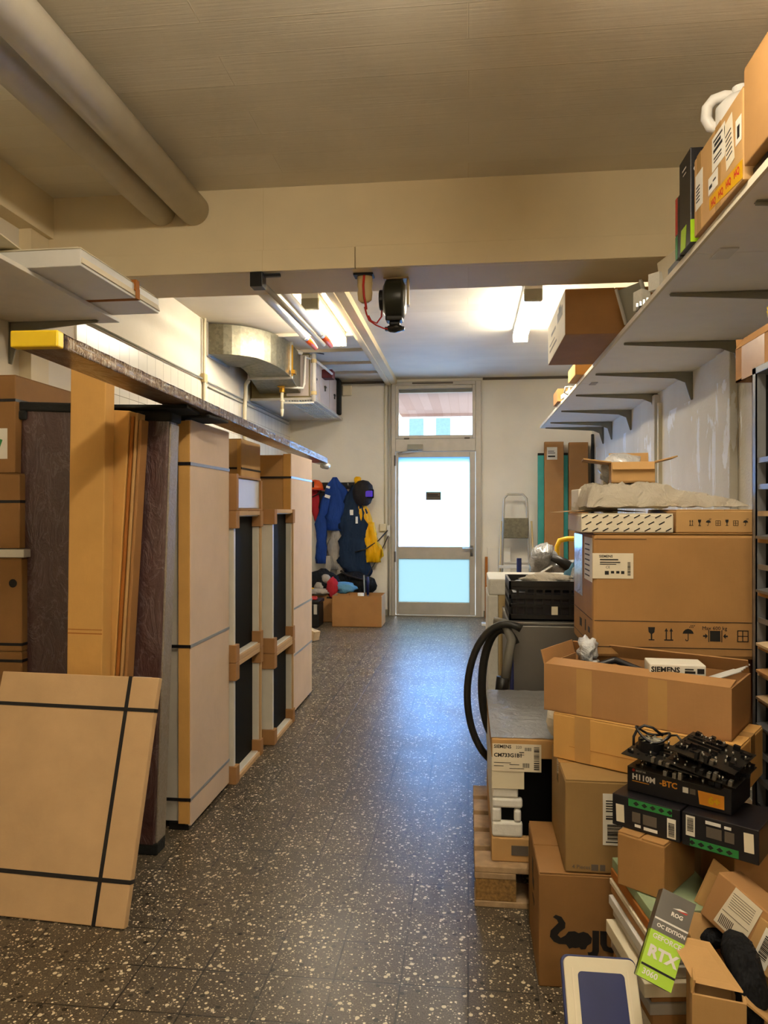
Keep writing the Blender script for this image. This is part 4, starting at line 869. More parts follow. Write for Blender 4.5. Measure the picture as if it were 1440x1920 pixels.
t = thing('folding_crate', 'black perforated plastic crate on top of the grey appliance', 'crate', (.49,3.88,.867))
w, d, h = .585, .39, .192
obj('floor', MB().b2((-w/2,-d/2,0),(w/2,d/2,.008)), 'black_plastic', t)
def grid_wall(length, m, nu):
    mb = MB(); s = length/nu
    for k in range(nu+1): mb.b2((max(0,k*s-.006),0,-.004),(min(length,k*s+.006),h,.004),m)
    for z0, z1 in ((0,.03),(.065,.08),(.105,.125),(.15,.165),(h-.03,h)): mb.b2((0,z0,-.005),(length,z1,.005),m)
    return mb
for m, n in ((frame((-w/2,-d/2+.005,0),(1,0,0),(0,0,1)),14),(frame((-w/2,d/2-.005,0),(1,0,0),(0,0,1)),14)): obj('side_wall', grid_wall(w, m, n), 'black_plastic', t)
for x in (-w/2+.005, w/2-.005): obj('end_wall', grid_wall(d, frame((x,-d/2,0),(0,1,0),(0,0,1)), 10), 'black_plastic', t)
obj('liner', MB().b2((-w/2+.02,-d/2+.014,.01),(w/2-.02,d/2-.014,.135)), 'black_card', t)
obj('latch', MB().b2((-.09,-d/2-.006,.03),(-.06,-d/2+.002,.07)).b2((.05,-d/2-.006,.03),(.08,-d/2+.002,.07)), 'cream', t)
tag(obj('crumpled_paper', MB().blob((0,0,.03),(.13,.05,.03),3,.4,4,3), 'paper_crumple', None, 0, True, loc=(.40,3.80,1.03)), 'crumpled white paper lying in the black crate', 'paper')
tag(obj('dark_parts', MB().blob((0,0,.05),(.20,.12,.035),3,.4,4,7), 'black_card', None, 0, False, loc=(.45,3.86,.985)), 'dark odds and ends lying in the black crate under the paper', 'parts')
t = thing('parcel_bag', 'light blue printed bag at the back of the black crate', 'bag', (.575,4.02,.876)); obj('bag', MB().blob((0,0,.13),(.075,.03,.135),3,.2,2,8), 'cl_teal', t, 0, True); obj('white_side', MB().blob((.015,-.02,.14),(.065,.02,.105),3,.2,2,9), 'film_white', t, 0, True)
t = thing('drain_hose', 'black hose in two big loops hanging left of the appliances', 'hose', (.10,3.5,0))
def loop(cx, rx, cz, rz, a0, a1, n=26, y=0): return [(cx-rx*math.sin(R(a0+(a1-a0)*i/n)), y+.10*i/n, cz+rz*math.cos(R(a0+(a1-a0)*i/n))) for i in range(n+1)]
obj('outer_loop', MB().tube(loop(.08,.185,.53,.345,-20,172),.017,12), 'hose', t, 0, True)
obj('inner_loop', MB().tube(loop(.06,.095,.56,.28,-40,150,22,.05),.020,12), 'hose', t, 0, True)
obj('grey_hose', MB().tube([(.07,.0,.62),(.085,.01,.72),(.10,.02,.80),(.07,.04,.875),(.02,.05,.88)],.022,12), 'hose_grey', t, 0, True)
obj('hose_end', MB().tube([(.05,.0,.54),(.06,.0,.63)],.03,12), 'black_plastic', t, 0, True)
obj('cable', MB().tube([(.10,.06,.83),(.105,.06,.5),(.10,.06,.2),(.09,.05,.01)],.010,8), 'blue', t, 0, True)
# pallet and appliance on it
t = thing('pallet', 'worn wooden pallet under the packed appliance', 'pallet', (.022,2.661,0))
for y in (0,.3275,.655): obj('bottom_board', MB().b2((0,y,0),(1.2,y+.145,.022)), 'wood_raw', t, .003)
for y in (0,.3275,.655):
    for x in (.004,.5275,1.055): obj('block', MB().b2((x,y+.002,.022),(x+.142,y+.14,.10)), 'chipboard', t, .003)
for x in (0,.5275,1.055): obj('stringer', MB().b2((x,0,.10),(x+.145,.8,.122)), 'wood_raw', t, .003)
for y in (0,.165,.33,.495,.66): obj('deck_board', MB().b2((0,y,.122),(1.2,y+.125,.144)), 'wood_raw', t, .003)
sz = (.62,.72,.448)
t = thing('packed_oven', 'packed black appliance with polystyrene corner and big label on the pallet', 'appliance', (.083+.31,2.703+.36,.145))
obj('base_tray', MB().b2((-.31,-.36,0),(.31,.36,.085)), 'card', t, .004)
obj('appliance', MB().b2((-.285,-.335,.086),(.30,.34,.37)), 'black_gloss', t, .006)
obj('corner_pad', MB().b2((-.308,-.357,.086),(-.20,-.26,.14)).b2((-.308,-.357,.14),(-.275,-.26,.19)).b2((-.23,-.357,.14),(-.205,-.26,.185)).b2((-.308,-.357,.19),(-.20,-.26,.225)).b2((-.308,-.355,.225),(-.215,-.27,.262)), 'foam_white', t, .008)
obj('side_pad', MB().b2((-.308,-.25,.086),(-.288,.355,.37)), 'foam_white', t, .006)
obj('lid', MB().b2((-.31,-.36,.371),(.31,.36,.44)), 'card', t, .004)
obj('lid_film', MB().sheet(lambda u, v: Vector((-.312+.626*u, -.355+.717*v, .4425+.006*abs(noise.noise(Vector((u*9,v*11,2)))))), 40, 40, .001), 'film_white', t, 0, True)
obj('corner_board', MB().b2((-.3085,-.3605,.262),(-.195,-.3575,.371)), 'cream', t)
F_ = frame((-.31,-.3615,0),(1,0,0),(0,0,1))
lb = sticker(t, F_, .003,.325,.172,.098,'paper_warm',0,[(.03,.18,.2,.02),(.03,.30,.35,.02),(.35,.24,.2,.02),(.35,.1,.3,.02),(.55,.6,.1,.02),(.55,.68,.1,.03)],[(.85,.08,.11,.84,5,False),(.62,.15,.14,.16,7,True),(.66,.76,.14,.12,9,True)],[('SIEMENS',.03,.84,.0165,.0004),('CM733G1B1',.03,.52,.019,.0006),('220',.48,.84,.014,0)],name='product_label')
obj('print', MB().b2((.07,.025,.0002),(.13,.06,.001),F_), 'ink_grey', t)
# ================================================================== NEAR RIGHT PILE OF CARTONS
# bottom carton with elephant-like mark
sz = (.44,.37,.336)
t = carton('brown floor carton with black elephant-trunk mark, bottom of the right pile', (.206+.22,2.236+.185,0), sz, 0, mat='card_umber_shade', tape=False)
F_ = fm(sz,'front'); L_ = fm(sz,'left')
trunk = [(.040,.190),(.047,.197),(.062,.192),(.072,.175),(.071,.160),(.058,.148),(.052,.138),(.060,.130),(.072,.138),(.080,.150),(.096,.152),(.106,.147),(.118,.152),(.130,.148),(.140,.135),(.138,.120),(.128,.112),(.124,.102),(.112,.100),(.108,.106),(.098,.103),(.090,.104),(.082,.100),(.074,.112),(.056,.112),(.042,.118),(.032,.132),(.034,.150),(.046,.164),(.054,.174),(.050,.183)]
obj('elephant_mark', MB().prism([((x-.03)*1.12+.03, y+.017) for x, y in trunk],.0002,.001,F_), 'ink', t)
text(t, F_, 'JU', .152,.117,.078,'ink',.004,0,0,1.2,name='lettering')
obj('print', MB().box((.19,.22,.0006),(.05,.03,.0008),L_).box((.17,.26,.0006),(.03,.05,.0008),L_).box((.2,.17,.0006),(.06,.012,.0008),L_), 'ink', t)
obj('strap', MB().box((.03,.15,.0006),(.004,.30,.0008),L_), 'ink', t)
# second carton
sz = (.40,.35,.272)
t = carton('brown carton with grey print and a label, standing on the floor carton', (.283+.2,2.237+.18,.3385), sz, 0, mat='card_pile_shaded')
F_ = fm(sz,'front'); text(t, F_, '4 Pieces', .02,.012,.016,'ink_grey'); obj('print', MB().b2((.075,.008,.0002),(.095,.026,.001),F_).b2((.10,.008,.0002),(.115,.026,.001),F_), 'ink_grey', t)
sticker(t, F_, .108,.085,.085,.15,'paper',0,[(.1,.05,.8,.02),(.1,.5,.8,.03),(.1,.55,.6,.02)]+[(.1,.65+.05*i,.7,.02) for i in range(5)],[(.15,.1,.5,.3,3,False)],name='shipping_label')
# third: lower long carton
def corner_box(pl, pr_, z, d, h, **k):
    a, b = Vector(pl), Vector(pr_); w = (b-a).length; ang = math.atan2(b.y-a.y, b.x-a.x)
    n = Vector((-math.sin(ang), math.cos(ang))); c = (a+b)/2 + n*d/2
    return (c.x, c.y, z), (w, d, h), math.degrees(ang)
loc, sz, rz = corner_box((.269,2.434),(.740,2.133),.613,.25,.145)
t = carton('lower of two long skewed cartons in the right pile', loc, sz, rz, mat='card_orange')
F_ = fm(sz,'front'); 
for x_, w_ in ((.10,.05),(.45,.05)): obj('tape', MB().box((x_,sz[2]/2,.0004),(w_,sz[2]-.004,.0008),F_), 'tape_clear', t)

obj('fold_line', MB().box((sz[0]*.4,.045,.0004),(sz[0]*.6,.001,.0006),F_), 'card_edge', t)
# fourth: upper long carton, open
loc, sz, rz = corner_box((.243,2.453),(.726,2.166),.7595,.25,.147)
t = carton('upper of two long skewed cartons in the right pile, with its flaps open', loc, sz, rz, mat='card_red', flaps={'left':(75,.045),'back':(120,.05),'front':(172,.07)})
F_ = fm(sz,'front'); 
for x_, w_ in ((.135,.05),(.36,.055)): obj('tape', MB().box((x_,sz[2]/2,.0004),(w_,sz[2]-.004,.0008),F_), 'tape_clear', t)

carton4 = t
m4 = Matrix.Translation(loc) @ Matrix.Rotation(R(rz),4,'Z')
def on4(x, y, z): return m4 @ Vector((x, y, z))
p = on4(.12,-.02,.005)
t = gbox('small_box', 'small white printed box lying in the open skewed carton', (p.x-.015,p.y+.03,p.z), (.16,.10,.175), 'paper', -4)
F_ = fm((.16,.10,.175),'front'); text(t, F_, 'SIEMENS', .004,.152,.022,'ink',.0008); obj('print', MB().b2((.10,.16,.0002),(.125,.164,.001),F_).b2((.10,.150,.0002),(.13,.157,.001),F_).b2((.10,.140,.0002),(.13,.146,.001),F_).b2((.135,.15,.0002),(.155,.165,.001),F_), 'ink', t)
p = on4(.215,.03,.005); t = thing('wire_rack', 'bundle of white rods lying at the right end of the open skewed carton', 'rods', tuple(p), rz)
for k in range(5): obj('rod', MB().tube([(-.05+.0*k,-.07+.03*k,.12),(.06,-.01+.03*k,.165)],.003,6).tube([(-.05,-.07+.03*k,.12),(-.05,-.07+.03*k,.0)],.003,6), 'white_plastic', t, 0, True)
p = on4(-.10,.0,.006); t = thing('dark_part', 'black plastic part lying in the open skewed carton', 'part', tuple(p), rz+8); obj('part', MB().b2((-.10,-.07,0),(.10,.09,.12)).tube([(-.08,.0,.12),(.0,.03,.150),(.1,.0,.125)],.012,8), 'black_card', t, .004)
p = on4(-.20,.06,.006); tag(obj('plastic_bag', MB().blob((-.008,0,.165),(.032,.03,.045),3,.6,4,4).blob((0,0,.07),(.045,.045,.07),2,.3,3,2), 'film_white', None, 0, True, loc=p), 'crumpled clear plastic bag poking out of the left end of the open carton', 'plastic bag')
# something to carry the big carton
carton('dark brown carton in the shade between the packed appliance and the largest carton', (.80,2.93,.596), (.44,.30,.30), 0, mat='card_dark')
tag(obj('crumpled_paper', MB().blob((0,0,.055),(.04,.05,.06),2,.35,3,4), 'paper_crumple', None, 0, True, loc=(.315,2.72,.596)), 'crumpled pale wrapping paper on the packed appliance beside the skewed cartons', 'paper')
# big carton
sz = (.585,.46,.418); BX = (.417+.2925,2.578+.23,.908)
t = carton('largest brown carton with handling symbols and white corner label, upper right pile', BX, sz, 0, mat='card_brown_shade', tape=False, bev=.012)
F_ = fm(sz,'front'); L_ = fm(sz,'left')
lb = sticker(t, F_, -.001,.265,.133,.085,'paper_warm',0,[(.18,.72,.45,.05),(.18,.62,.5,.04),(.18,.55,.4,.03),(.3,.15,.1,.15),(.45,.2,.08,.1),(.58,.2,.08,.1),(.7,.18,.08,.12)],[(.86,.12,.07,.55,8,False)],[('SIEMENS',.16,.83,.012,.0003),('CE',.32,.4,.012,.0)],name='product_label')
lb2 = sticker(t, L_, sz[1]-.18,.25,.17,.15,'paper',0,[(.1,.1+.12*i,.6,.03) for i in range(7)],name='delivery_note')
sticker(t, L_, .03,.18,.2,.225,'film_white',0,[],name='document_pouch')
pr = MB()
pr.box((.29,.123,.0005),(.57,.0022,.0006),F_).box((.29,.036,.0005),(.57,.0022,.0006),F_).box((.09,.397,.0005),(.17,.0018,.0006),F_)
pr.box((.23,.123,.0005),(.44,.0022,.0006),L_).box((.23,.036,.0005),(.44,.0022,.0006),L_).box((.19,.08,.0005),(.05,.03,.0006),L_).box((.30,.085,.0005),(.02,.04,.0006),L_).box((.38,.08,.0005),(.04,.02,.0006),L_)
obj('print', pr, 'ink', t)
def sym(parent, m, u, v, s, kinds, gap, mat='ink'):
    x = u
    nm = {'glass':'glass_symbol','up':'arrows_symbol','umbrella':'umbrella_symbol','press':'clamp_symbol','box':'stack_symbol'}
    for k in kinds:
        mb = MB()
        def P(pts): mb.prism([(x+a*s, v+b*s) for a, b in pts], .0002, .001, m)
        if k == 'glass': P([(0,1),(.5,1),(.46,.62),(.3,.48),(.3,.08),(.46,.08),(.46,0),(.04,0),(.04,.08),(.2,.08),(.2,.48),(.04,.62)]); dx = .5
        elif k == 'up':
            for o in (0,.36): P([(o+.11,.08),(o+.19,.08),(o+.19,.7),(o+.28,.7),(o+.15,.95),(o+.02,.7),(o+.11,.7)])
            P([(0,0),(.66,0),(.66,.09),(0,.09)]); dx = .66
        elif k == 'umbrella':
            P([(0,.55),(.06,.72),(.2,.86),(.4,.92),(.6,.86),(.74,.72),(.8,.55)]); P([(.37,.56),(.43,.56),(.43,.08),(.38,.0),(.28,-.02),(.2,.05),(.2,.14),(.25,.14),(.26,.07),(.32,.04),(.37,.1)])
            for a in (.5,.62,.74): P([(a,1.08),(a+.05,1.08),(a+.02,1.0),(a-.03,1.0)]); P([(a+.1,1.2),(a+.15,1.2),(a+.12,1.12),(a+.07,1.12)])
            dx = .8
        elif k == 'press':
            P([(.5,.0),(1.25,.0),(1.25,.8),(.5,.8)]); P([(.38,-.05),(.44,-.05),(.44,.85),(.38,.85)]); P([(1.32,-.05),(1.38,-.05),(1.38,.85),(1.32,.85)])
            P([(0,.34),(.16,.34),(.16,.2),(.34,.4),(.16,.6),(.16,.46),(0,.46)]); P([(1.78,.34),(1.62,.34),(1.62,.2),(1.44,.4),(1.62,.6),(1.62,.46),(1.78,.46)]); dx = 1.78
        else:
            for r in ((0,0,.8,.06),(0,.8,.8,.86),(0,.0,.06,.86),(.74,0,.8,.86),(.0,.4,.8,.45),(.36,.0,.42,.86)): P([(r[0],r[1]),(r[2],r[1]),(r[2],r[3]),(r[0],r[3])])
            dx = .8
        obj(nm[k], mb, mat, parent); x += s*dx+gap
sym(t, F_, .18, .06, .044, ('glass','up','umbrella','press','box'), .03)
text(t, F_, 'Max 600 kg', .353,.098,.017,'ink')
# on top of the big carton
zt = BX[2]+sz[2]+.001
sz2 = (.30,.36,.064)
t = carton('white flat carton with rows of small black dashes on the big carton', (.380+.15,2.578+.178,zt), sz2, -.5, mat='paper_warm', tape=False, name='patterned_box')
F_ = fm(sz2,'front'); mb = MB()
for r in range(3):
    for c in range(9):
        u = .012+c*.034+(r%2)*.012; v = .010+r*.022
        if u < .285: mb.box((0,0,0),(.021,.0036,.0008), F_ @ Matrix.Translation((u,v,.0005)) @ Matrix.Rotation(R(28),4,'Z') )
obj('dash_print', mb, 'ink', t)
sz3 = (.315,.40,.078)
t = carton('brown flat carton with a row of small symbols on the big carton', (.689+.1575,2.585+.2,zt), sz3, 0, mat='card', tape=False)
sym(t, fm(sz3,'front'), .042, .024, .020, ('up','glass','umbrella','box','glass','box','umbrella'), .015)
# paper and open carton above
zz = zt+.066
t = thing('cardboard_sheet', 'bent cardboard sheet sticking out left under the wrapping paper', 'cardboard', (.46,2.80,zt+.0655), 4); obj('sheet', MB().sheet(lambda u, v: Vector((-.15+.3*u, -.13+.26*v, .002+.010*math.sin(u*3))), 10, 4, .004), 'card_pale', t)
def pap(u, v):
    x = -.25+.56*u; y = -.15+.3*v
    k = max(0, min(1, min(u/.05, (1-u)/.6))) * max(0, min(1, min(v/.10, (1-v)/.10)))
    q = Vector((u*4.2, v*3.0, 1)); rdg = 1-abs(noise.noise(q))*2; rd2 = 1-abs(noise.noise(q*2.7+Vector((5,0,0))))*2
    return Vector((x, y, .003+k**.7*(.052+.026*rdg+.012*rd2) + .006*abs(rd2)))
t = thing('wrapping_paper', 'big crumpled sheet of pale wrapping paper on top of the big carton', 'paper', (.655,2.83,zt+.082), 3); obj('sheet', MB().sheet(pap, 70, 40, .0015), 'paper_crumple', t, 0, False)
obj('core', MB().b2((-.2,-.09,.0),(.05,.10,.05)), 'paper', t, .01)
sz4 = (.15,.16,.075)
t = carton('small open carton with raised flaps on top of the wrapping paper', (.60,2.86,zt+.175), sz4, -6, mat='card', flaps={'left':(8,.10),'right':(14,.08),'back':(80,.045),'front':(-70,.03)})
tag(obj('white_film', MB().blob((0,0,.05),(.09,.05,.06),3,.35,3,4), 'film_white', None, 0, True, loc=(.585,2.95,zt+.18)), 'crinkled white film behind the small open carton', 'film')
t = gbox('small_white_box', 'small cream box standing behind the small open carton, at its left', (.545,2.985,zt+.001), (.055,.05,.25), 'cream')
t = gbox('small_white_box', 'white paper-wrapped block under the left end of the wrapping paper', (.47,2.93,zt+.07), (.13,.12,.085), 'paper', 5)

# ------------------------------------------------------------------ steel rack at the right edge
t = thing('tray_rack', 'tall grey steel rack with rows of trays at the right edge', 'rack', (0,0,0))
X0, X1, Y0, Y1 = .897, 1.40, 1.62, 2.49
for x in (X0, X1-.03):
    for y in (Y0, Y1-.03): obj('post', MB().b2((x,y,0),(x+.03,y+.004,1.85)).b2((x,y,0),(x+.004,y+.03,1.85)).b2((x,y+.026,0),(x+.03,y+.03,1.85)), 'rack', t)
obj('top_shelf', MB().b2((X0,Y0,1.83),(X1,Y1,1.852)), 'rack', t, .002)
obj('back_panel', MB().b2((X1-.006,Y0+.032,.02),(X1-.002,Y1-.032,1.83)), 'black_card', t)
obj('end_panel', MB().b2((X0+.03,Y1-.008,.02),(X1-.035,Y1-.0045,1.83)), 'black_card', t)
k = 0; z = 1.55
mats = ('rack','rack','wood_raw','card_red','rack','card_dark','rack','card_red','wood_pale','card_red','wood_raw','rack')
while z > .12:
    p = obj('tray', MB().b2((X0+.006,Y0+.034,z),(X1-.04,Y1-.034,z+.006)).b2((X0+.004,Y0+.034,z),(X0+.009,Y1-.034,z+.016)), mats[k%12], t); k += 1
    if k in (4,6,8,9,10,11): obj('tray_board', MB().box((0,0,0),(.10,.30,.008), Matrix.Translation((X0+.042,Y1-.20,z+.024)) @ Matrix.Rotation(R(-8),4,'Y')), mats[k%12], p)
    z -= .083
sz = (.40,.60,.115)
t = carton('brown taped carton on top of the tray rack under the shelf', (.942+.2,2.47,1.854), sz, 0, mat='card_red', tape=False, flaps={'left':(125,.05),'back':(80,.04)})
L_ = fm(sz,'left'); obj('tape', MB().b2((.06,.0,.0002),(.26,.115,.001),L_), 'tape_pink', t)
tag(obj('black_bag', MB().blob((0,0,.06),(.13,.22,.075),3,.3,3,4), 'cl_black', None, 0, False, loc=(1.12,2.48,1.862)), 'black plastic bag inside the taped carton on the rack', 'bag')
tag(obj('yellow_flower', MB().blob((0,0,.0),(.03,.035,.03),3,.35,3,4), 'yellow_wrap', None, 0, True, loc=(.985,2.52,2.045)), 'yellow crumpled film bud above the taped carton', 'film')
tag(obj('yellow_leaf', MB().blob((0,0,.0),(.015,.025,.035),2,.25,3,9), 'yellow_wrap', None, 0, True, loc=(.98,2.545,1.985)), 'small yellow film tip on the edge of the taped carton', 'film')
tag(obj('brown_roll', MB().tube([(0,0,0),(.05,-.14,.005)],.022,14), 'card_dark', None, 0, True, loc=(1.0,2.48,2.04)), 'brown paper roll behind the yellow film bud', 'roll')
for o in (('support',(1.05,2.50,1.935)),): tag(obj('parcel_padding', MB().blob((0,0,.035),(.09,.16,.06),3,.25,3,14), 'cl_dark', None, 0, True, loc=o[1]), 'dark padding heaped in the taped carton on the rack', 'padding')

# ------------------------------------------------------------------ motherboard boxes
sz = (.16,.22,.140)
loc, szd, rz = corner_box((.389,2.019),(.489,1.943),.4195,.20,.140)
t = carton('small brown carton under the black mainboard boxes', loc, szd, rz, mat='card_brown_shade', tape=False)
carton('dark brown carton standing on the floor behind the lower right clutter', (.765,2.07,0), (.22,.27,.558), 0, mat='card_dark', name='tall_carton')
def mobo_box(label, pl, pr_, z, d, h):
    loc, s, rz = corner_box(pl, pr_, z, d, h); t = thing('mainboard_box', label, 'box', loc, rz, group='black mainboard boxes')
    obj('body', MB().box((0,0,h/2), s), 'black_card', t, .002); return t, s
def side_print(t, s, flip):
    F_ = fm(s,'front'); w, h = s[0], s[2]
    if flip: F_ = F_ @ Matrix.Translation((w,h,0)) @ Matrix.Rotation(math.pi,4,'Z')
    g = obj('green_band', MB().b2((.045,h-.022,.0003),(w-.02,h-.003,.001),F_), 'green_print', t)
    mb = MB()
    for i in range(5): x = .058+i*.022; mb.prism([(x,h-.012),(x+.008,h-.006),(x+.016,h-.012),(x+.008,h-.018)],.001,.0016,F_)
    obj('arrow_print', mb, 'ink', g)
    sticker(t, F_, .012,.012,.022,.046,'paper_warm',2,[])
    sticker(t, F_, w-.032,.006,.022,.05,'paper',0,[],[(.15,.1,.7,.7,4,False)],name='barcode_label')
    obj('print', MB().b2((.062,.010,.0003),(.078,.017,.001),F_).b2((.086,.008,.0003),(.122,.016,.001),F_), 'ink_white', t)
    obj('photo_print', MB().b2((.055,.022,.0003),(.077,.048,.001),F_).b2((.084,.022,.0003),(.12,.048,.001),F_), 'ink_grey', t)
t, s = mobo_box('left one of the two lower black mainboard boxes, green band at its top', (.384,2.059),(.531,1.957),.5605,.165,.083); side_print(t, s, False)
t, s = mobo_box('right one of the two lower black mainboard boxes, upside down with green band below', (.535,1.954),(.683,1.853),.5605,.165,.083); side_print(t, s, True)
t, s = mobo_box('upper black mainboard box with white and gold lettering', (.428,2.085),(.648,1.934),.6445,.165,.066)
F_ = fm(s,'front'); text(t, F_, 'H110M', .014,.034,.021,'ink_white',.0006,0,.0,1.0); text(t, F_, '-BTC', .088,.034,.021,'ink_gold',.0006); obj('underline', MB().b2((.014,.028,.0003),(.06,.030,.001),F_), 'ink_gold', t)
obj('red_mark', MB().lathe([(0,0),(.004,0),(.004,.001),(0,.001)],(0,0,0),10,F_ @ Matrix.Translation((.018,.058,.0003))), 'ink_red', t); text(t, F_, 'BIOSTAR', .024,.055,.007,'ink_white')
obj('emblem', MB().b2((.148,.030,.0003),(.162,.044,.001),F_), 'ink_white', t); obj('emblem', MB().b2((.166,.030,.0003),(.180,.044,.001),F_), 'ink_grey', t)
g = obj('gold_badge', MB().prism([(.19,.010),(.25,.010),(.25,.044),(.186,.044)],.0003,.001,F_), 'ink_gold', t); text(g, F_ @ Matrix.Translation((0,0,.001)), '6+', .212,.017,.026,'yellow',.0015)
ang = R(rz)
def pcb(label, loc, rz, rx, ry, w, d, seed, cooler=False):
    rr = random.Random(seed); t = thing('mainboard', label, 'circuit board', loc, rz, rx, ry, group='loose mainboards')
    obj('board', MB().b2((-w/2,-d/2,0),(w/2,d/2,.002)), 'pcb', t)
    mb = MB(); mc = MB(); mp = MB()
    for i in range(46):
        x, y = rr.uniform(-.46,.46)*w, rr.uniform(-.4,.46)*d; mb.b2((x,y,.002),(x+rr.uniform(.004,.016),y+rr.uniform(.004,.014),.002+rr.uniform(.003,.013)))
    obj('chips', mb, 'chip', t)
    for i in range(22): x, y = rr.uniform(-.46,.46)*w, rr.uniform(-.42,.46)*d; mc.cyl((x,y,.002),(x,y,.014),.003,8)
    obj('capacitors', mc, 'cap', t, 0, True)
    x = -w*.1
    for i in range(6 if seed == 3 else 3):
        hh = rr.choice((.010,.014,.02)); obj('port', MB().b2((x,-d/2-.003,.002),(x+.009,-d/2+.012,.002+hh)), 'cap' if rr.random() < .7 else 'black_plastic', t, .001); x += rr.choice((.014,.019,.024))
    mp.bm.free()
    sl = MB()
    for i in range(3): sl.b2((-w*.42,d*(-.1+.14*i),.002),(w*.1,d*(-.1+.14*i)+.007,.012))
    obj('slots', sl, 'black_plastic', t)
    if cooler:
        c = obj('cooler', MB().cyl((-.05,.0,.002),(-.05,0,.030),.034,24), 'chip', t); cc = MB()
        for i in range(9): a = i*math.tau/9; cc.box((0,.018,.0),(.006,.026,.003), Matrix.Translation((-.05,0,.033)) @ Matrix.Rotation(a,4,'Z') @ Matrix.Rotation(.5,4,'Y'))
        obj('fan', cc, 'grey_metal', c)
        obj('cables', MB().tube([(-.05+.045*math.cos(a), .005+.03*math.sin(a), .045+.012*math.sin(2*a+1)) for a in [i*.35 for i in range(22)]],.0035,6).tube([(-.09,-.02,.01),(-.095,-.01,.03),(-.09,.0,.05),(-.075,.01,.062),(-.055,.02,.058),(-.03,.03,.04)],.004,6).tube([(-.02,.03,.03),(-.01,.035,.045),(.005,.035,.05),(.02,.03,.04),(.03,.0,.012)],.003,6), 'strap', t, 0, True)
    return t
c = Vector((.545,2.055))+Vector((.02,.0))
pcb('lowest loose mainboard lying on the upper mainboard box', (c.x+.004,c.y+.005,.7115), -34.4, 0, 2, .235, .17, 1)
pcb('loose mainboard with cooler and cables, left one on the stack', (c.x-.03,c.y+.02,.742), -33, 2, 5, .20, .16, 2, True)
pcb('loose mainboard at the right end of the stack of mainboards', (c.x+.06,c.y-.03,.740), -35.5, 3, 9, .18, .17, 3)
pcb('topmost loose mainboard at the right end of the stack', (c.x+.066,c.y-.030,.772), -36.5, 3, 10, .165, .165, 4)

# ------------------------------------------------------------------ stack of flat panels
def flat(name, label, x0, y0, z0, w, d, h, rz, mat, group='flat panels in the stack'):
    t = thing(name, label, 'panel', (x0,y0,z0), rz, group=group); obj('body', MB().b2((0,0,0),(w,d,h)), mat, t, .002); return t
T = 8.0
Ls = [('black flat box at the foot of the stack of panels',.0,.075,'black_card',.430,1.86),
 ('grey flat panel above the black box at the foot of the stack',.076,.022,'grey_panel',.432,1.855),
 ('cream flat panel, lower part of the stack beside the blue tray',.099,.045,'cream',.432,1.85),
 ('brown flat board, third from the bottom edge of the stack',.145,.03,'card_red',.445,1.875),
 ('grey flat panel in the middle of the stack',.176,.028,'grey_panel',.437,1.87),
 ('brown thin board just below the thick white frame in the stack',.205,.024,'card_dark',.442,1.875),
 ('thick white frame sticking out left in the stack',.23,.036,'cream',.420,1.85),
 ('grey frame resting on the thick white frame',.267,.028,'grey_panel',.442,1.868),
 ('white thin frame in the upper part of the stack',.296,.026,'white_plastic',.432,1.875),
 ('brown thin board in the upper part of the stack',.323,.022,'card_red',.440,1.885),
 ('white thin sheet right under the brown edge of the stack top',.346,.016,'paper_warm',.437,1.89),
 ('brown board directly under the sage green cover',.363,.026,'card_edge',.441,1.893)]
for lab, z, h, mat, x, y in Ls: flat('stacked_frame', lab, x, y, z+.001, .20, .285, h-.001, T, mat)
t = flat('green_cover', 'sage green flat cover on top of the stack of panels', .445, 1.895, .390, .20, .285, .028, T, 'green_cover')
# blue tray with cream border
top, bot = Vector((.234,1.955-.125,.25)), Vector((.234,1.60,.0))
top = Vector((.207,1.89,.298)); bot = Vector((.226,1.60,.0))
Mx = frame(bot+Vector((0,0,.004)), (1,.0,0), top-bot)
t = thing('blue_tray', 'blue tray with cream rim leaning against the panel stack at the bottom', 'tray', mat4=Mx); H = (top-bot).length; W = .18
def rr_(w, h, r, n=6, o=(0,0)):
    pts = []
    for cx, cy, a in ((w-r,r,-90),(w-r,h-r,0),(r,h-r,90),(r,r,180)):
        for i in range(n+1): q = R(a+90*i/n); pts.append((o[0]+cx+r*math.cos(q), o[1]+cy+r*math.sin(q)))
    return pts
obj('shell', MB().prism(rr_(W,H,.018),-.014,.0), 'blue', t, .002)
obj('rim', MB().prism(rr_(W-.008,H-.006,.016,6,(.006,.0)),.0,.008), 'cream', t, .003)
obj('inset', MB().prism(rr_(W-.07,H-.06,.01,6,(.038,.022)),.0082,.0095), 'blue', t, .0005)
obj('ridge', MB().prism(rr_(.004,H-.05,.0015,3,(.024,.02)),.0082,.010).prism(rr_(.004,H-.05,.0015,3,(W-.026,.02)),.0082,.010), 'paper_warm', t)
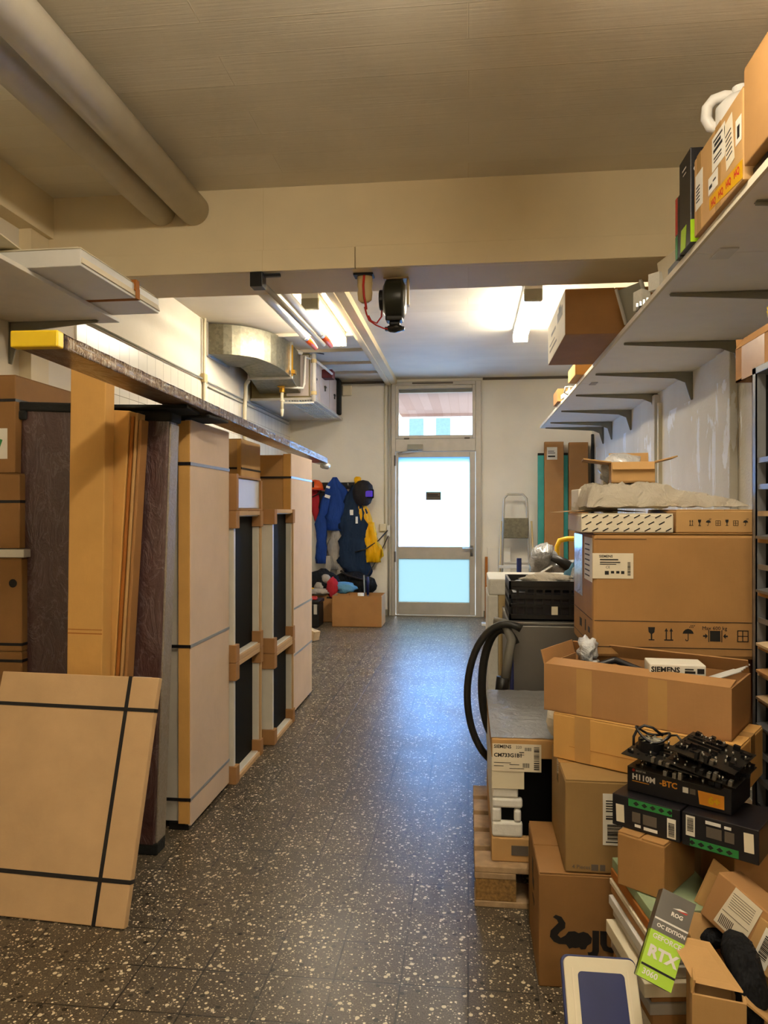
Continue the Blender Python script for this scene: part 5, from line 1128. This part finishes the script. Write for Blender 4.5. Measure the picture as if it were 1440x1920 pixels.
# ------------------------------------------------------------------ graphics card box, lime
A = atd(1195,1828,1.66); B_ = atd(1258,1862,1.635); Tt = atd(1252,1670,1.73)
Mx = frame(A, B_-A, Tt-A); w = (B_-A).length; h = (Tt-A).length
t = thing('graphics_card_box', 'tilted graphics card box with lime green lower half and dark silver top', 'box', mat4=Mx)
obj('body', MB().b2((0,0,-.062),(w,h,0)), 'black_card', t, .002)
obj('silver_face', MB().b2((.0,h*.53,.0),(w,h,.0012)).b2((-.0012,h*.53,-.06),(0,h,.0012)), 'silver_card', t)
g = obj('lime_face', MB().b2((.0,.0,.0),(w,h*.53,.0014)).b2((-.0014,.0,-.03),(0,h*.53,.0014)), 'lime', t)
I = Matrix.Translation((0,0,.0014))
obj('black_line', MB().b2((.0,h*.13,.0014),(w,h*.155,.002)), 'ink', g)
text(g, I, 'GEFORCE', .006,h*.45,.0145,'ink_white',.0003); text(g, I, 'RTX', .006,h*.25,.033,'ink_white',.0015); text(g, I, '3060', .006,h*.045,.017,'ink_white',.0003)
text(t, I, 'OC EDITION', .008,h*.58,.011,'ink_white',.0003); text(t, I, 'ROG', .030,h*.76,.012,'ink_white',.0004)
obj('emblem', MB().prism([(.03,h*.84),(.045,h*.87),(.062,h*.865),(.05,h*.85)],.0012,.002), 'ink_white', t); obj('red_emblem', MB().prism([(.04,h*.84),(.064,h*.855),(.06,h*.835)],.0012,.002), 'ink_red', t)
obj('silver_line', MB().b2((.0,h*.655,.0012),(w,h*.675,.002)), 'ink_white', t)
# small black base the box leans on
# ------------------------------------------------------------------ open carton bottom right
sz = (.17,.19,.36)
loc, s, rz = corner_box((.474,1.655),(.577,1.632),.0,.22,.37)
t = carton('open carton with a raised flap at the bottom right edge', loc, (s[0],s[1],.37), rz, mat='card', flaps={'right':(-35,.12),'left':(100,.03),'back':(70,.06)})
m5i = (Matrix.Translation(loc) @ Matrix.Rotation(R(rz),4,'Z')).inverted()
q = [m5i @ v for v in (atd(1301,1843,1.612), atd(1394,1863,1.577), atd(1330,1769,1.66), atd(1252,1752,1.70))]
obj('flap', MB().hull8(q, [v+Vector((.001,.004,.002)) for v in q]), 'card', t, .001)
m5 = Matrix.Translation(loc) @ Matrix.Rotation(R(rz),4,'Z')
p = m5 @ Vector((.0,.0,.0)); 
t = thing('black_glove', 'black padded glove sticking up out of the open carton', 'glove', (loc[0]+.03,loc[1]+.02,.2), 20)
a0 = atd(1412,1872,1.60)-Vector(t.location); a1 = atd(1392,1800,1.64)-Vector(t.location); a2 = atd(1372,1760,1.68)-Vector(t.location)
Ri = Matrix.Rotation(R(-20),4,'Z')
a0, a1, a2 = Ri @ a0, Ri @ a1, Ri @ a2
mb = MB().tube([a0+Vector((.02,.02,-.10)), a0+Vector((0,.01,-.03)), a0, a0*.6+a1*.4, a1, a1*.4+a2*.6, a2, a2+Vector((-.006,.01,.012))], [.02,.028,.034,.036,.037,.036,.028,.010], 14)
obj('hand', mb, 'cl_black', t, 0, True)
for k in range(3): q = a1+(a2-a1)*(.2+.3*k)+Vector((.0,-.03,.008)); obj('finger_seam', MB().tube([q+Vector((-.02,.0,-.01)), q+Vector((0,-.006,0)), q+Vector((.02,.0,.008))],.004,8), 'black_card', t, 0, True)
obj('buckle', MB().blob(tuple(a0+Vector((.01,-.035,-.02))),(.012,.008,.007),2,.1), 'steel', t, 0, True)
# tilted labelled carton
A = atd(1312,1712,1.80); B_ = atd(1480,1866,1.60); Tt = atd(1335,1625,1.80)
w, h = .26, .125
Mx = frame(A, B_-A, Tt-A)
t = thing('cardboard_box', 'tilted carton with large white shipping label at the lower right edge', 'box', mat4=Mx)
h = (Tt-A).length; w = (B_-A).length
obj('body', MB().b2((0,0,-.09),(w,h,0)), 'card_red', t, .003)
lb = obj('shipping_label', MB().prism([(.035,h*.10),(.115,h*.06),(.122,h*.96),(.05,h*.98)],.0003,.0012), 'paper_warm', t)
mb = MB()
for i in range(7): mb.b2((.052,h*(.55+.05*i),.0012),(.11,h*(.558+.05*i),.0018))
for i in range(9): mb.b2((.045+.004*i,h*.14,.0012),(.047+.004*i,h*.34,.0018))
mb.b2((.043,h*.42,.0012),(.113,h*.428,.0018)); obj('print', mb, 'ink_grey', lb)
sl = obj('sleeve', MB().b2((.125,-.002,.0002),(w+.001,h*.86,.006)), 'card', t, .002)
sticker(sl, Matrix.Translation((0,0,.006)), .145,h*.05,.034,h*.72,'paper',0,[(.2,.04,.5,.05)],[(.2,.2,.6,.6,14,False)],name='barcode_label')
t2 = thing('cardboard_flaps', 'folded brown cardboard piece behind the tilted labelled carton', 'cardboard', mat4=frame(atd(1300,1690,1.88), B_-A, Tt-A)); obj('sheet', MB().b2((0,0,-.006),(.09,.125,0)).box((.03,.05,.004),(.05,.09,.005),Matrix.Rotation(.15,4,'Y')), 'card', t2, .002)
t = thing('black_pouch', 'black cloth pouch wedged between the lime box and the tilted carton', 'pouch', tuple(atd(1340,1752,1.78))); obj('body', MB().blob((0,0,-.01),(.032,.025,.022),3,.3,3,3), 'cl_black', t, 0, True)

# ================================================================== LIGHT AND CAMERA
w = bpy.data.worlds.new('World'); SC.world = w; w.use_nodes = True
bg = w.node_tree.nodes['Background']; bg.inputs[0].default_value = (.62,.80,1.0,1); bg.inputs[1].default_value = 4.5
sun = bpy.data.lights.new('sun', 'SUN'); sun.energy = 30; sun.angle = R(2); sun.color = (.86,.94,1)
so = bpy.data.objects.new('sun', sun); COL.objects.link(so)
so.rotation_euler = Vector((-.25,-1,-math.tan(R(20)))).to_track_quat('-Z','Y').to_euler()
cam = bpy.data.cameras.new('camera'); cam.sensor_fit = 'VERTICAL'; cam.sensor_height = 36; cam.lens = 1400/1920*36; cam.shift_y = -2/1920; cam.clip_start = .05; cam.clip_end = 200
co = bpy.data.objects.new('camera', cam); COL.objects.link(co); co.location = (0,0,EYE); co.rotation_euler = (R(90),0,YAW); SC.camera = co
SC.view_settings.view_transform = 'Standard'; SC.view_settings.look = 'None'; SC.view_settings.gamma = 1; SC.view_settings.use_curve_mapping = False
SC.view_settings.exposure = 0.45
SC.cycles.use_denoising = True; SC.cycles.max_bounces = 8; SC.cycles.diffuse_bounces = 5; SC.cycles.glossy_bounces = 4; SC.cycles.sample_clamp_indirect = 6
SC.cycles.caustics_reflective = False; SC.cycles.caustics_refractive = False
